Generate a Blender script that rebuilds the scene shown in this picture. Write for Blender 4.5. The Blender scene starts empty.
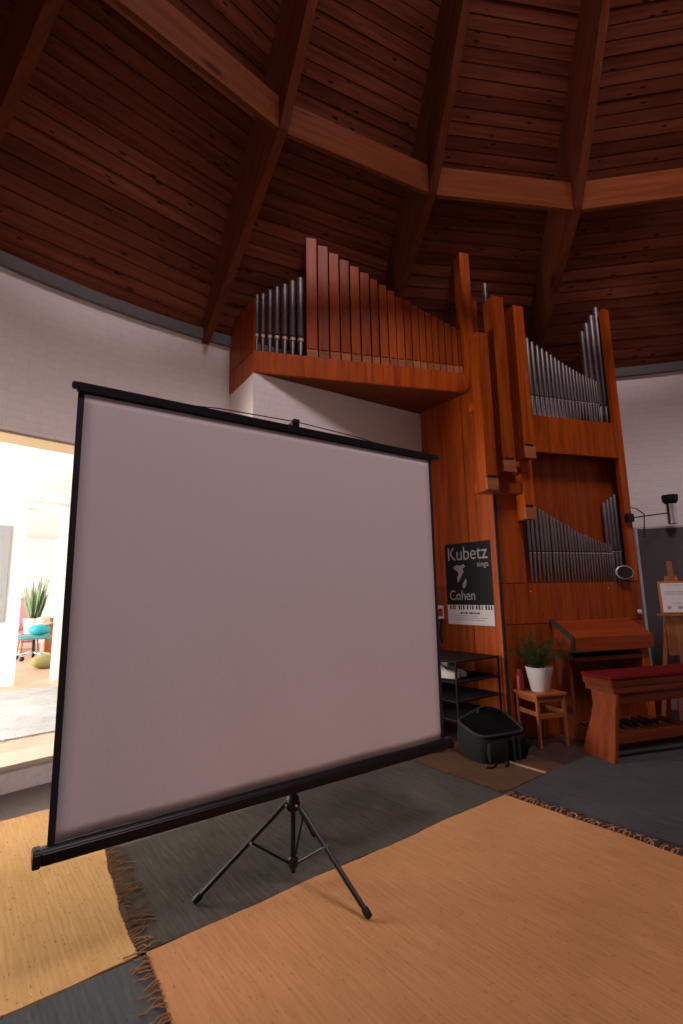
import bpy, bmesh, math, random
from mathutils import Vector, Matrix
from math import sin, cos, radians, pi, hypot, atan2
random.seed(7)
SC = bpy.context.scene
COL = SC.collection

# ------------------------------------------------------------------ materials
def new_mat(name):
    m = bpy.data.materials.new(name); m.use_nodes = True
    nt = m.node_tree
    return m, nt, nt.nodes['Principled BSDF']

def N(nt, kind, **kw):
    n = nt.nodes.new(kind)
    for k, v in kw.items():
        if k in n.inputs: n.inputs[k].default_value = v
        else: setattr(n, k, v)
    return n

def plain(name, col, rough=.5, metal=0.0, bump=0.0, bscale=60.0, spec=None):
    m, nt, b = new_mat(name)
    b.inputs['Base Color'].default_value = (*col, 1)
    b.inputs['Roughness'].default_value = rough
    b.inputs['Metallic'].default_value = metal
    if spec is not None: b.inputs['Specular IOR Level'].default_value = spec
    tc = N(nt, 'ShaderNodeTexCoord')
    nz = N(nt, 'ShaderNodeTexNoise', Scale=bscale, Detail=4.0)
    nt.links.new(tc.outputs['Object'], nz.inputs['Vector'])
    mx = N(nt, 'ShaderNodeMix', data_type='RGBA', blend_type='MULTIPLY')
    mx.inputs[0].default_value = .35
    mx.inputs[6].default_value = (*col, 1)
    nt.links.new(nz.outputs['Fac'], mx.inputs[7])
    nt.links.new(mx.outputs[2], b.inputs['Base Color'])
    if bump:
        bp = N(nt, 'ShaderNodeBump', Strength=bump, Distance=.01)
        nt.links.new(nz.outputs['Fac'], bp.inputs['Height'])
        nt.links.new(bp.outputs['Normal'], b.inputs['Normal'])
    return m

def wood(name, c1, c2, axis='Z', rough=.4, scale=1.0, knots=0.0, uv=False, island=False, knot_col=(.03, .008, .004), spec=.14):
    """stretched-noise grain; axis = grain direction in object space (or U of the UV map)."""
    m, nt, b = new_mat(name)
    b.inputs['Roughness'].default_value = rough; b.inputs['Specular IOR Level'].default_value = spec
    tc = N(nt, 'ShaderNodeTexCoord')
    mp = N(nt, 'ShaderNodeMapping')
    s = {'X': (1.2, 22, 22), 'Y': (22, 1.2, 22), 'Z': (22, 22, 1.2)}[axis]
    mp.inputs['Scale'].default_value = tuple(v * scale for v in s)
    src = tc.outputs['UV'] if uv else tc.outputs['Object']
    oi = N(nt, 'ShaderNodeObjectInfo')
    geo = N(nt, 'ShaderNodeNewGeometry')
    rnd = geo.outputs['Random Per Island'] if island else oi.outputs['Random']
    add = N(nt, 'ShaderNodeVectorMath', operation='ADD')
    mul = N(nt, 'ShaderNodeMath', operation='MULTIPLY'); mul.inputs[1].default_value = 37.0
    nt.links.new(rnd, mul.inputs[0])
    nt.links.new(src, add.inputs[0]); nt.links.new(mul.outputs[0], add.inputs[1])
    nt.links.new(add.outputs[0], mp.inputs['Vector'])
    nz = N(nt, 'ShaderNodeTexNoise', Scale=1.0, Detail=5.0, Roughness=.6, Distortion=.4)
    nt.links.new(mp.outputs[0], nz.inputs['Vector'])
    rp = N(nt, 'ShaderNodeValToRGB')
    rp.color_ramp.elements[0].position = .36; rp.color_ramp.elements[0].color = (*c2, 1)
    rp.color_ramp.elements[1].position = .64; rp.color_ramp.elements[1].color = (*c1, 1)
    nt.links.new(nz.outputs['Fac'], rp.inputs[0])
    hs = N(nt, 'ShaderNodeHueSaturation')
    mr = N(nt, 'ShaderNodeMapRange'); mr.inputs['To Min'].default_value = .72; mr.inputs['To Max'].default_value = 1.22
    nt.links.new(rnd, mr.inputs['Value']); nt.links.new(mr.outputs[0], hs.inputs['Value'])
    nt.links.new(rp.outputs[0], hs.inputs['Color'])
    out = hs.outputs[0]
    if knots:
        mp2 = N(nt, 'ShaderNodeMapping'); mp2.inputs['Scale'].default_value = tuple(knots * v for v in ((1.6, 5, 5) if axis == 'X' else (5, 5, 1.6)))
        nt.links.new(add.outputs[0], mp2.inputs['Vector'])
        vo = N(nt, 'ShaderNodeTexVoronoi', Scale=1.0)
        nt.links.new(mp2.outputs[0], vo.inputs['Vector'])
        r2 = N(nt, 'ShaderNodeValToRGB'); r2.color_ramp.elements[0].position = .10; r2.color_ramp.elements[1].position = .17
        nt.links.new(vo.outputs['Distance'], r2.inputs[0])
        mk = N(nt, 'ShaderNodeMix', data_type='RGBA')
        nt.links.new(r2.outputs[0], mk.inputs[0]); mk.inputs[6].default_value = (*knot_col, 1)
        nt.links.new(out, mk.inputs[7]); out = mk.outputs[2]
    nt.links.new(out, b.inputs['Base Color'])
    bp = N(nt, 'ShaderNodeBump', Strength=.12, Distance=.004)
    nt.links.new(nz.outputs['Fac'], bp.inputs['Height']); nt.links.new(bp.outputs[0], b.inputs['Normal'])
    return m

def brick_wall(name, col):
    m, nt, b = new_mat(name)
    b.inputs['Roughness'].default_value = .7
    tc = N(nt, 'ShaderNodeTexCoord')
    br = N(nt, 'ShaderNodeTexBrick', Scale=1.0)
    br.inputs['Brick Width'].default_value = .24; br.inputs['Row Height'].default_value = .072
    br.inputs['Mortar Size'].default_value = .007; br.inputs['Mortar Smooth'].default_value = .5
    br.inputs['Color1'].default_value = (*col, 1); br.inputs['Color2'].default_value = tuple(c * .975 for c in col) + (1,)
    br.inputs['Mortar'].default_value = tuple(c * .955 for c in col) + (1,)
    nt.links.new(tc.outputs['UV'], br.inputs['Vector'])
    nz = N(nt, 'ShaderNodeTexNoise', Scale=14.0, Detail=5.0)
    nt.links.new(tc.outputs['UV'], nz.inputs['Vector'])
    mx = N(nt, 'ShaderNodeMix', data_type='RGBA', blend_type='MULTIPLY'); mx.inputs[0].default_value = .12
    nt.links.new(br.outputs['Color'], mx.inputs[6]); nt.links.new(nz.outputs['Fac'], mx.inputs[7])
    nt.links.new(mx.outputs[2], b.inputs['Base Color'])
    ad = N(nt, 'ShaderNodeMath', operation='MULTIPLY_ADD'); ad.inputs[1].default_value = -1.0
    nt.links.new(br.outputs['Fac'], ad.inputs[0]); nt.links.new(nz.outputs['Fac'], ad.inputs[2])
    bp = N(nt, 'ShaderNodeBump', Strength=.3, Distance=.005)
    nt.links.new(ad.outputs[0], bp.inputs['Height']); nt.links.new(bp.outputs[0], b.inputs['Normal'])
    return m

def rug_mat(name, c1, c2, speck, rib=95.0, speckamt=.5):
    """rag-rug weave: ribs across the local x axis, short specks of darker rag."""
    m, nt, b = new_mat(name)
    b.inputs['Roughness'].default_value = .95; b.inputs['Specular IOR Level'].default_value = .1
    tc = N(nt, 'ShaderNodeTexCoord')
    mp = N(nt, 'ShaderNodeMapping'); mp.inputs['Scale'].default_value = (60, 5, 1)
    nt.links.new(tc.outputs['Object'], mp.inputs['Vector'])
    nz = N(nt, 'ShaderNodeTexNoise', Scale=1.0, Detail=3.0)
    nt.links.new(mp.outputs[0], nz.inputs['Vector'])
    big = N(nt, 'ShaderNodeTexNoise', Scale=2.0, Detail=3.0)
    nt.links.new(tc.outputs['Object'], big.inputs['Vector'])
    av = N(nt, 'ShaderNodeMath', operation='MULTIPLY_ADD'); av.inputs[1].default_value = .45
    nt.links.new(big.outputs['Fac'], av.inputs[0])
    hf = N(nt, 'ShaderNodeMath', operation='MULTIPLY'); hf.inputs[1].default_value = .55
    nt.links.new(nz.outputs['Fac'], hf.inputs[0]); nt.links.new(hf.outputs[0], av.inputs[2])
    rp = N(nt, 'ShaderNodeValToRGB')
    rp.color_ramp.elements[0].position = .35; rp.color_ramp.elements[0].color = (*c2, 1)
    rp.color_ramp.elements[1].position = .65; rp.color_ramp.elements[1].color = (*c1, 1)
    nt.links.new(av.outputs[0], rp.inputs[0])
    mp2 = N(nt, 'ShaderNodeMapping'); mp2.inputs['Scale'].default_value = (110, 34, 1)
    nt.links.new(tc.outputs['Object'], mp2.inputs['Vector'])
    n2 = N(nt, 'ShaderNodeTexNoise', Scale=1.0, Detail=1.0)
    nt.links.new(mp2.outputs[0], n2.inputs['Vector'])
    r2 = N(nt, 'ShaderNodeValToRGB'); r2.color_ramp.elements[0].position = .66; r2.color_ramp.elements[1].position = .73
    r2.color_ramp.elements[0].color = (0, 0, 0, 1); r2.color_ramp.elements[1].color = (speckamt,) * 3 + (1,)
    nt.links.new(n2.outputs['Fac'], r2.inputs[0])
    mk = N(nt, 'ShaderNodeMix', data_type='RGBA'); mk.inputs[7].default_value = (*speck, 1)
    nt.links.new(r2.outputs[0], mk.inputs[0]); nt.links.new(rp.outputs[0], mk.inputs[6])
    nt.links.new(mk.outputs[2], b.inputs['Base Color'])
    wv = N(nt, 'ShaderNodeTexWave', Scale=rib / 6.283 * 1.0, Distortion=1.2)
    wv.inputs['Detail'].default_value = 2.0
    nt.links.new(tc.outputs['Object'], wv.inputs['Vector'])
    sm = N(nt, 'ShaderNodeMath', operation='MULTIPLY_ADD'); sm.inputs[1].default_value = .22
    nt.links.new(wv.outputs['Fac'], sm.inputs[0]); nt.links.new(nz.outputs['Fac'], sm.inputs[2])
    bp = N(nt, 'ShaderNodeBump', Strength=.4, Distance=.004)
    nt.links.new(sm.outputs[0], bp.inputs['Height']); nt.links.new(bp.outputs[0], b.inputs['Normal'])
    return m

def tile_mat(name, c1, c2, mort):
    m, nt, b = new_mat(name)
    b.inputs['Roughness'].default_value = .35
    tc = N(nt, 'ShaderNodeTexCoord')
    mp = N(nt, 'ShaderNodeMapping'); mp.inputs['Rotation'].default_value = (0, 0, radians(-45))
    nt.links.new(tc.outputs['Object'], mp.inputs['Vector'])
    br = N(nt, 'ShaderNodeTexBrick', Scale=1.0); br.offset = 0.0
    br.inputs['Brick Width'].default_value = .3; br.inputs['Row Height'].default_value = .3; br.inputs['Mortar Size'].default_value = .006
    br.inputs['Color1'].default_value = (*c1, 1); br.inputs['Color2'].default_value = (*c2, 1); br.inputs['Mortar'].default_value = (*mort, 1)
    nt.links.new(mp.outputs[0], br.inputs['Vector'])
    nz = N(nt, 'ShaderNodeTexNoise', Scale=9.0, Detail=6.0); nt.links.new(mp.outputs[0], nz.inputs['Vector'])
    mx = N(nt, 'ShaderNodeMix', data_type='RGBA', blend_type='MULTIPLY'); mx.inputs[0].default_value = .6
    nt.links.new(br.outputs['Color'], mx.inputs[6]); nt.links.new(nz.outputs['Fac'], mx.inputs[7])
    nt.links.new(mx.outputs[2], b.inputs['Base Color'])
    return m

M = {}
M['organ'] = wood('organ_veneer', (.41, .076, .0070), (.245, .039, .0032), 'Z', .38)
M['organ_h'] = wood('organ_veneer_flat', (.25, .043, .008), (.17, .027, .005), 'X', .36)
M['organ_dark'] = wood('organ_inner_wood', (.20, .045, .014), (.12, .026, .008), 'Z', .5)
M['block'] = wood('pale_mouth_wood', (.40, .14, .055), (.28, .09, .035), 'X', .5)
M['board'] = wood('pine_board', (.215, .062, .033), (.125, .034, .018), 'X', .55, uv=True, island=True, knots=2.6, knot_col=(.022, .007, .004), spec=.02)
M['rib'] = wood('laminated_rib', (.165, .045, .021), (.11, .029, .013), 'X', .7, uv=True, spec=.02)
M['ring'] = wood('ring_beam_pine', (.185, .050, .016), (.13, .032, .010), 'X', .6, uv=True, knots=.7, knot_col=(.03, .008, .004), spec=.02)
M['stool'] = wood('stool_beech', (.35, .11, .032), (.27, .08, .023), 'Z', .45)
M['easel'] = wood('easel_beech', (.36, .14, .055), (.28, .10, .038), 'Z', .5)
M['sharp'] = plain('dark_pedal_wood', (.030, .012, .007), .5)
M['bench'] = wood('bench_wood', (.185, .036, .009), (.12, .022, .006), 'Z', .42)
M['bench_h'] = wood('bench_rail_wood', (.145, .030, .009), (.095, .019, .006), 'X', .42)
M['wall'] = brick_wall('white_painted_brick', (.87, .80, .77))
M['plaster'] = plain('white_plaster', (.82, .76, .73), .8, bump=.1, bscale=30)
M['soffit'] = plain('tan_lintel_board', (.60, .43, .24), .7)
M['band'] = plain('grey_concrete_band', (.15, .135, .13), .9, bump=.3)
M['floor'] = tile_mat('slate_floor_tile', (.085, .060, .048), (.066, .050, .042), (.035, .028, .025))
M['hallwood'] = wood('hall_floor_wood', (.70, .47, .35), (.60, .39, .28), 'X', .4)
M['tread'] = plain('pale_stone_tread', (.62, .55, .42), .6, bump=.1, bscale=20)
M['screen'] = plain('projection_fabric', (.86, .79, .81), .75, bump=.03, bscale=300)
M['black'] = plain('black_paint', (.008, .008, .009), .4, spec=.25)
M['blackcloth'] = plain('black_screen_border', (.008, .008, .009), .8)
M['blackplastic'] = plain('black_plastic', (.012, .012, .013), .45, spec=.25)
M['feltblack'] = plain('black_groove_strip', (.018, .014, .012), .8)
M['chrome'] = plain('chrome', (.75, .75, .76), .18, 1.0)
M['pipe'] = plain('tin_pipe', (.255, .222, .216), .5, .85, bscale=9)
M['pipedark'] = plain('dark_tin_stay', (.15, .13, .125), .5, .5)  # darker tin for the pipe stays
M['lip'] = plain('lit_pipe_mouth', (.82, .66, .54), .45, .2)  # warm light from below painted into the lip colour
M['red'] = plain('red_cushion_fabric', (.15, .004, .006), .9, spec=.1, bump=.1, bscale=400)
M['redplastic'] = plain('red_plastic', (.28, .006, .007), .4)
M['gold'] = rug_mat('gold_rag_weave', (.51, .252, .108), (.41, .196, .080), (.17, .085, .035))
M['gold2'] = rug_mat('daylit_gold_weave', (.59, .355, .145), (.47, .27, .10), (.13, .08, .035), speckamt=.75)  # gold weave made yellower, standing in for daylight from the doorway
M['dark'] = rug_mat('charcoal_rag_weave', (.088, .080, .064), (.046, .043, .035), (.022, .020, .017), speckamt=.8)
M['dark2'] = rug_mat('slate_rag_weave', (.100, .104, .100), (.060, .064, .064), (.03, .03, .03))
M['blue'] = rug_mat('blue_grey_rag_weave', (.074, .070, .072), (.046, .044, .046), (.035, .035, .04))
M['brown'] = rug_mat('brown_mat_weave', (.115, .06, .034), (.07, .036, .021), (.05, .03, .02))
M['hallrug'] = rug_mat('pale_grey_rag_weave', (.50, .49, .485), (.31, .305, .30), (.04, .04, .04), speckamt=.95)
M['fringe'] = plain('fringe_yarn', (.46, .22, .09), .95)
M['fringedark'] = plain('dark_fringe_yarn', (.10, .08, .06), .95)
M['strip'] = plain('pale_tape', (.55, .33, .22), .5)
M['poster'] = plain('poster_black', (.005, .005, .005), .5, spec=.15)
M['paper'] = plain('paper_white', (.72, .66, .66), .6)
M['ink'] = plain('ink_black', (.012, .012, .012), .6)
M['inkgrey'] = plain('ink_grey', (.30, .28, .28), .6)
M['light_ink'] = plain('poster_letter_grey', (.36, .34, .34), .5)
M['pin'] = plain('grey_felt_board', (.115, .105, .112), .9, spec=.1, bump=.15, bscale=500)
M['alu'] = plain('aluminium', (.66, .61, .61), .45, .2)
M['pot'] = plain('white_glazed_pot', (.80, .74, .72), .35)
M['soil'] = plain('soil', (.03, .02, .014), .95, bump=.5)
M['fern'] = plain('fern_green', (.030, .055, .014), .7, spec=.15)
M['bag'] = plain('dark_green_grey_nylon', (.013, .0145, .011), .85, spec=.15, bump=.2, bscale=300)
M['bagdark'] = plain('black_bag_mesh', (.004, .004, .004), .9, spec=.08)
M['bagtrim'] = plain('grey_green_trim', (.030, .032, .026), .7, spec=.2)
M['rack'] = plain('black_rack_metal', (.012, .008, .007), .6, spec=.15)
M['shoe'] = plain('white_sneaker_leather', (.72, .64, .61), .5)
M['shoesole'] = plain('white_rubber', (.66, .60, .58), .6)
M['mirror'] = plain('dark_mirror_glass', (.008, .009, .010), .12, 0.0, spec=.3)
M['pad'] = plain('teal_seat', (.12, .40, .42), .7)
M['teal'] = plain('turquoise_bag', (.02, .42, .50), .6)
M['cream'] = plain('cream_cloth', (.75, .66, .50), .8)
M['pink'] = plain('old_rose_fabric', (.55, .24, .24), .85)
M['leaf'] = plain('snake_leaf', (.15, .22, .10), .6)
M['olive'] = plain('olive_cloth', (.40, .38, .16), .85)
M['notice'] = plain('grey_notice_board', (.33, .33, .33), .7)
M['white'] = plain('white_paint', (.85, .83, .80), .5)
M['lampwhite'] = plain('small_white_switch', (.85, .82, .80), .4)

# ------------------------------------------------------------------ mesh helpers
class MB:
    def __init__(self): self.bm = bmesh.new(); self.uvl = None
    def uv(self):
        if self.uvl is None: self.uvl = self.bm.loops.layers.uv.new('UVMap')
        return self.uvl
    def box(self, x0, x1, y0, y1, z0, z1, mat=None):
        vs = [self.bm.verts.new((x, y, z)) for z in (z0, z1) for y in (y0, y1) for x in (x0, x1)]
        if mat is not None:
            for v in vs: v.co = mat @ v.co
        for f in ((0, 2, 3, 1), (4, 5, 7, 6), (0, 1, 5, 4), (2, 6, 7, 3), (0, 4, 6, 2), (1, 3, 7, 5)):
            self.bm.faces.new([vs[i] for i in f])
        return self
    def prism(self, pts, d):
        """pts: list of 3D points (planar polygon); d: extrusion vector"""
        d = Vector(d)
        a = [self.bm.verts.new(Vector(p)) for p in pts]; b = [self.bm.verts.new(Vector(p) + d) for p in pts]
        n = len(pts)
        self.bm.faces.new(a[::-1]); self.bm.faces.new(b)
        for i in range(n): self.bm.faces.new((a[i], a[(i + 1) % n], b[(i + 1) % n], b[i]))
        return self
    def tube(self, pts, r, n=10, caps=True):
        pts = [Vector(p) for p in pts]; rings = []
        rs = r if isinstance(r, (list, tuple)) else [r] * len(pts)
        up = Vector((0, 0, 1)); prev = None
        for i, p in enumerate(pts):
            t = (pts[min(i + 1, len(pts) - 1)] - pts[max(i - 1, 0)]).normalized()
            if prev is None:
                ref = up if abs(t.z) < .9 else Vector((1, 0, 0))
                a = t.cross(ref).normalized()
            else:
                a = (prev - t * prev.dot(t)).normalized()
            prev = a; b = t.cross(a)
            rings.append([self.bm.verts.new(p + (a * cos(2 * pi * k / n) + b * sin(2 * pi * k / n)) * rs[i]) for k in range(n)])
        for i in range(len(rings) - 1):
            for k in range(n): self.bm.faces.new((rings[i][k], rings[i][(k + 1) % n], rings[i + 1][(k + 1) % n], rings[i + 1][k]))
        if caps and n > 2:
            self.bm.faces.new(rings[0][::-1]); self.bm.faces.new(rings[-1])
        return self
    def lathe(self, prof, n=24, c=(0, 0, 0), close=True):
        rings = []
        for r, z in prof:
            rings.append([self.bm.verts.new((c[0] + max(r, 1e-4) * cos(2 * pi * k / n), c[1] + max(r, 1e-4) * sin(2 * pi * k / n), c[2] + z)) for k in range(n)])
        for i in range(len(rings) - 1):
            for k in range(n): self.bm.faces.new((rings[i][k], rings[i][(k + 1) % n], rings[i + 1][(k + 1) % n], rings[i + 1][k]))
        if close:
            self.bm.faces.new(rings[0][::-1]); self.bm.faces.new(rings[-1])
        return self
    def ico(self, c, sx, sy, sz, sub=2, noise=0.0):
        r = bmesh.ops.create_icosphere(self.bm, subdivisions=sub, radius=1)
        for v in r['verts']:
            k = 1 + random.uniform(-noise, noise)
            v.co = Vector((c[0] + v.co.x * sx * k, c[1] + v.co.y * sy * k, c[2] + v.co.z * sz * k))
        return self
    def build(self, name, mat, parent=None, bevel=0.0, seg=2, smooth=False, loc=None, rot=None, normals=True):
        bm = self.bm
        if normals: bmesh.ops.recalc_face_normals(bm, faces=bm.faces)
        if bevel:
            es = [e for e in bm.edges if len(e.link_faces) == 2 and e.calc_face_angle(0) > .5]
            bmesh.ops.bevel(bm, geom=es, offset=bevel, segments=seg, affect='EDGES', clamp_overlap=True)
        if smooth:
            for f in bm.faces: f.smooth = True
            for e in bm.edges:
                if len(e.link_faces) == 2 and e.calc_face_angle(0) > .7: e.smooth = False
        me = bpy.data.meshes.new(name); bm.to_mesh(me); bm.free()
        me.materials.append(mat)
        o = bpy.data.objects.new(name, me); COL.objects.link(o)
        if parent: o.parent = parent
        if loc: o.location = loc
        if rot: o.rotation_euler = rot
        return o

def thing(name, label, cat, loc=(0, 0, 0), rz=0.0, group=None):
    o = bpy.data.objects.new(name, None); COL.objects.link(o)
    o.empty_display_size = .1
    o.location = loc; o.rotation_euler = (0, 0, rz)
    o['label'] = label; o['category'] = cat
    if group: o['group'] = group
    return o
def tag(o, label, cat, group=None):
    o['label'] = label; o['category'] = cat
    if group: o['group'] = group
    return o
def struct(o, label=None):
    o['kind'] = 'structure'
    if label: o['label'] = label
    return o
def text_mesh(name, body, size, mat, parent, loc, rot, align='LEFT', extrude=.0005, sx=1.0, offset=0.0):
    cu = bpy.data.curves.new(name, 'FONT'); cu.body = body; cu.size = size; cu.extrude = extrude; cu.align_x = align; cu.offset = offset
    cu.materials.append(mat)
    tmp = bpy.data.objects.new(name, cu); COL.objects.link(tmp)
    bpy.context.view_layer.update()
    me = bpy.data.meshes.new_from_object(tmp.evaluated_get(bpy.context.evaluated_depsgraph_get()))
    bpy.data.objects.remove(tmp)
    o = bpy.data.objects.new(name, me); COL.objects.link(o); o.parent = parent
    o.location = loc; o.rotation_euler = rot; o.scale = (sx, 1, 1)
    return o

# ------------------------------------------------------------------ room shell: round hall of radius 6.5
CX, CY, RW = 2.41, -0.40, 6.5
def pol(r, az, z): return Vector((CX + r * cos(radians(az)), CY + r * sin(radians(az)), z))

def arc_wall(name, a0, a1, z0, z1, r0=RW, r1=RW + .3, step=2.0, mat=None):
    mb = MB(); uv = mb.uv(); n = max(1, int(math.ceil((a1 - a0) / step)))
    ring = []
    for i in range(n + 1):
        a = a0 + (a1 - a0) * i / n
        ring.append([mb.bm.verts.new(pol(r, a, z)) for r, z in ((r0, z0), (r0, z1), (r1, z1), (r1, z0))])
    for i in range(n):
        for k in range(4):
            q = (ring[i][k], ring[i + 1][k], ring[i + 1][(k + 1) % 4], ring[i][(k + 1) % 4])
            f = mb.bm.faces.new(q)
            for l in f.loops:
                p = l.vert.co; az = atan2(p.y - CY, p.x - CX)
                l[uv].uv = (az * RW, p.z if k in (0, 2) else hypot(p.x - CX, p.y - CY))
    mb.bm.faces.new(ring[0]); mb.bm.faces.new(ring[-1][::-1])
    return struct(mb.build(name, mat or M['wall'], smooth=True))

WT = 4.04
DA0, DA1, DZ = 131.0, 164.0, 2.705
struct(arc_wall('wall_back', 38, DA0, 0, WT), 'white painted brick wall curving behind the organ')
struct(arc_wall('wall_left', DA1, 200, 0, WT))
struct(arc_wall('wall_lintel', DA0, DA1, DZ, WT), 'white painted brick over the doorway')
arc_wall('wall_riser', DA0, DA1, 0, .188, mat=M['plaster'])
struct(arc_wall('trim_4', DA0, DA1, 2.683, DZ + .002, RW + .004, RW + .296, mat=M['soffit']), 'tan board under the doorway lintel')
arc_wall('wall_front', 200, 248, 0, WT)
arc_wall('wall_right', 320, 398, 0, WT)
arc_wall('wall_front', 248, 320, 0, .5); arc_wall('wall_front', 248, 320, 3.2, WT)
arc_wall('trim_1', -162, 198, WT - .003, 4.15, RW - .045, RW + .3, mat=M['band'])

# floor
mb = MB(); mb.lathe([(6.8, -.12), (6.8, 0.0)], 96, (CX, CY, 0)); struct(mb.build('floor', M['floor']))

# ceiling: conical board facets between twenty ribs
PROF = [(6.54, 4.135), (5.82, 5.12), (5.30, 5.64), (4.30, 6.95), (3.20, 8.45), (1.50, 10.6)]
def facet(k, a0):
    mb = MB(); uv = mb.uv(); rn = random.Random(k)
    A0, A1 = a0, a0 + 18
    for (r0, z0), (r1, z1) in zip(PROF, PROF[1:]):
        L = hypot(r1 - r0, z1 - z0); nb = max(1, int(round(L / .118)))
        p00, p01, p10, p11 = pol(r0, A0, z0), pol(r0, A1, z0), pol(r1, A0, z1), pol(r1, A1, z1)
        ex = (p01 - p00).normalized(); ey = ((p10 + p11) / 2 - (p00 + p01) / 2).normalized(); nrm = ex.cross(ey)
        if nrm.z > 0: nrm = -nrm
        for i in range(nb):
            g = .0055 / .118
            t0, t1 = (i + g) / nb, (i + 1 - g) / nb
            off = nrm * rn.uniform(-.004, .004); u0 = rn.uniform(0, 40); v0 = rn.uniform(0, 40)
            def pt(s, t): return p00.lerp(p10, t).lerp(p01.lerp(p11, t), s)
            front = [pt(0, t0), pt(1, t0), pt(1, t1), pt(0, t1)]
            tilt = nrm * rn.uniform(-.003, .003)
            fv = [mb.bm.verts.new(p + off + (tilt if j > 1 else Vector())) for j, p in enumerate(front)]
            bv = [mb.bm.verts.new(p - nrm * .02) for p in front]
            faces = [fv, bv[::-1]] + [[fv[j], fv[(j + 1) % 4], bv[(j + 1) % 4], bv[j]] for j in range(4)]
            for q in faces:
                f = mb.bm.faces.new(q)
                for l in f.loops:
                    d = l.vert.co - p00
                    l[uv].uv = (u0 + d.dot(ex), v0 + d.dot(ey))
        eo = .03 / L
        q = [mb.bm.verts.new(p - nrm * .014) for p in (p00.lerp(p10, -eo), p01.lerp(p11, -eo), p01.lerp(p11, 1 + eo), p00.lerp(p10, 1 + eo))]
        f = mb.bm.faces.new(q)
        for l in f.loops: l[uv].uv = (0.3, 0.3)
    o = mb.build('ceiling', M['board'], normals=True)
    return struct(o)
for k, a in enumerate((54, 72, 90, 108, 126, 144)): facet(k, a)
mb = MB(); uv = mb.uv()                                           # the rest of the dome
for j in range(9, 23):
    for (r0, z0), (r1, z1) in zip(PROF, PROF[1:]):
        a0 = j * 18
        f = mb.bm.faces.new([mb.bm.verts.new(pol(r, a, z)) for r, a, z in ((r0, a0, z0), (r0, a0 + 18, z0), (r1, a0 + 18, z1), (r1, a0, z1))])
        for l in f.loops: l[uv].uv = (l.vert.co.x, l.vert.co.z)
struct(mb.build('ceiling', M['board']))
mb = MB(); mb.lathe([(1.6, 10.55), (1.6, 10.7)], 20, (CX, CY, 0)); struct(mb.build('ceiling', M['plaster']))

UND = [(6.52, 3.99), (6.41, 4.045), (5.41, 4.70), (4.81, 5.14), (4.40, 5.80), (4.05, 6.40), (3.0, 8.05), (1.45, 10.4)]
HWR = .038
def rib(az):
    az -= .12
    mb = MB(); uv = mb.uv()
    top = [(r, z + .03) for r, z in PROF][::-1]
    poly = UND + top[0:1] + top[1:]
    nrm = Vector((-sin(radians(az)), cos(radians(az)), 0)) * HWR
    pts = [pol(r, az, z) for r, z in poly]
    a = [mb.bm.verts.new(p - nrm) for p in pts]; b = [mb.bm.verts.new(p + nrm) for p in pts]
    n = len(pts); und = len(UND)
    # side faces as quads between underside and top so they stay planar and clean
    fs = [mb.bm.faces.new(a[::-1]), mb.bm.faces.new(b)]
    for i in range(n): fs.append(mb.bm.faces.new((a[i], a[(i + 1) % n], b[(i + 1) % n], b[i])))
    ln = hypot(UND[0][0] - 1.45, UND[0][1] - 10.4)
    for f in fs:
        for l in f.loops:
            p = l.vert.co; r = hypot(p.x - CX, p.y - CY)
            s = (6.5 - r) * .6 + (p.z - 4) * .8; t = (6.5 - r) * .8 - (p.z - 4) * .6
            side = (p - pol(r, az, p.z)).dot(nrm) / HWR
            l[uv].uv = (s, t + side)
    return struct(mb.build('beam', M['rib']))
for az in (54, 72, 90, 108, 126, 145, 162): rib(az)
def ring_beam(a0):
    mb = MB(); uv = mb.uv()
    a0 -= .12
    p0, p1 = pol(4.83, a0, 0), pol(4.83, a0 + 18, 0)
    ex = (p1 - p0).normalized(); L = (p1 - p0).length
    inn = Vector((CX, CY, 0)) - (p0 + p1) / 2; inn.normalize()
    pts = [p0 + ex * .039, p1 - ex * .039]
    z0, z1 = 5.135, 5.44
    prof = [(0, z0), (0, z1), (-.04, z1), (-.04, z0)]
    u0 = random.uniform(0, 30)
    R = [[mb.bm.verts.new(p + inn * d + Vector((0, 0, z))) for d, z in prof] for p in pts]
    fs = [mb.bm.faces.new((R[0][k], R[1][k], R[1][(k + 1) % 4], R[0][(k + 1) % 4])) for k in range(4)]
    fs += [mb.bm.faces.new(R[0][::-1]), mb.bm.faces.new(R[1])]
    for f in fs:
        for l in f.loops: l[uv].uv = (u0 + (l.vert.co - p0).dot(ex), l.vert.co.z + (l.vert.co - p0).dot(inn))
    return struct(mb.build('beam', M['ring'], bevel=0))
for a in (54, 72, 90, 108, 126, 144): ring_beam(a)

# white pier under the organ loft
PIER = [(-.826, 4.512), (.985, 5.79), (.80, 6.05), (-1.195, 5.085)]
mb = MB(); uv = mb.uv()
bmv = [[mb.bm.verts.new((x, y, z)) for x, y in PIER] for z in (0, 3.515)]
for i in range(4):
    j = (i + 1) % 4
    f = mb.bm.faces.new((bmv[0][i], bmv[0][j], bmv[1][j], bmv[1][i]))
    L = hypot(PIER[j][0] - PIER[i][0], PIER[j][1] - PIER[i][1])
    for l, (u, v) in zip(f.loops, ((0, 0), (L, 0), (L, 3.515), (0, 3.515))): l[uv].uv = (u + i * 3.1, v)
mb.bm.faces.new(bmv[1]); mb.bm.faces.new(bmv[0][::-1])
struct(mb.build('wall_centre', M['wall']), 'white wall pier under the organ loft')

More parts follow.
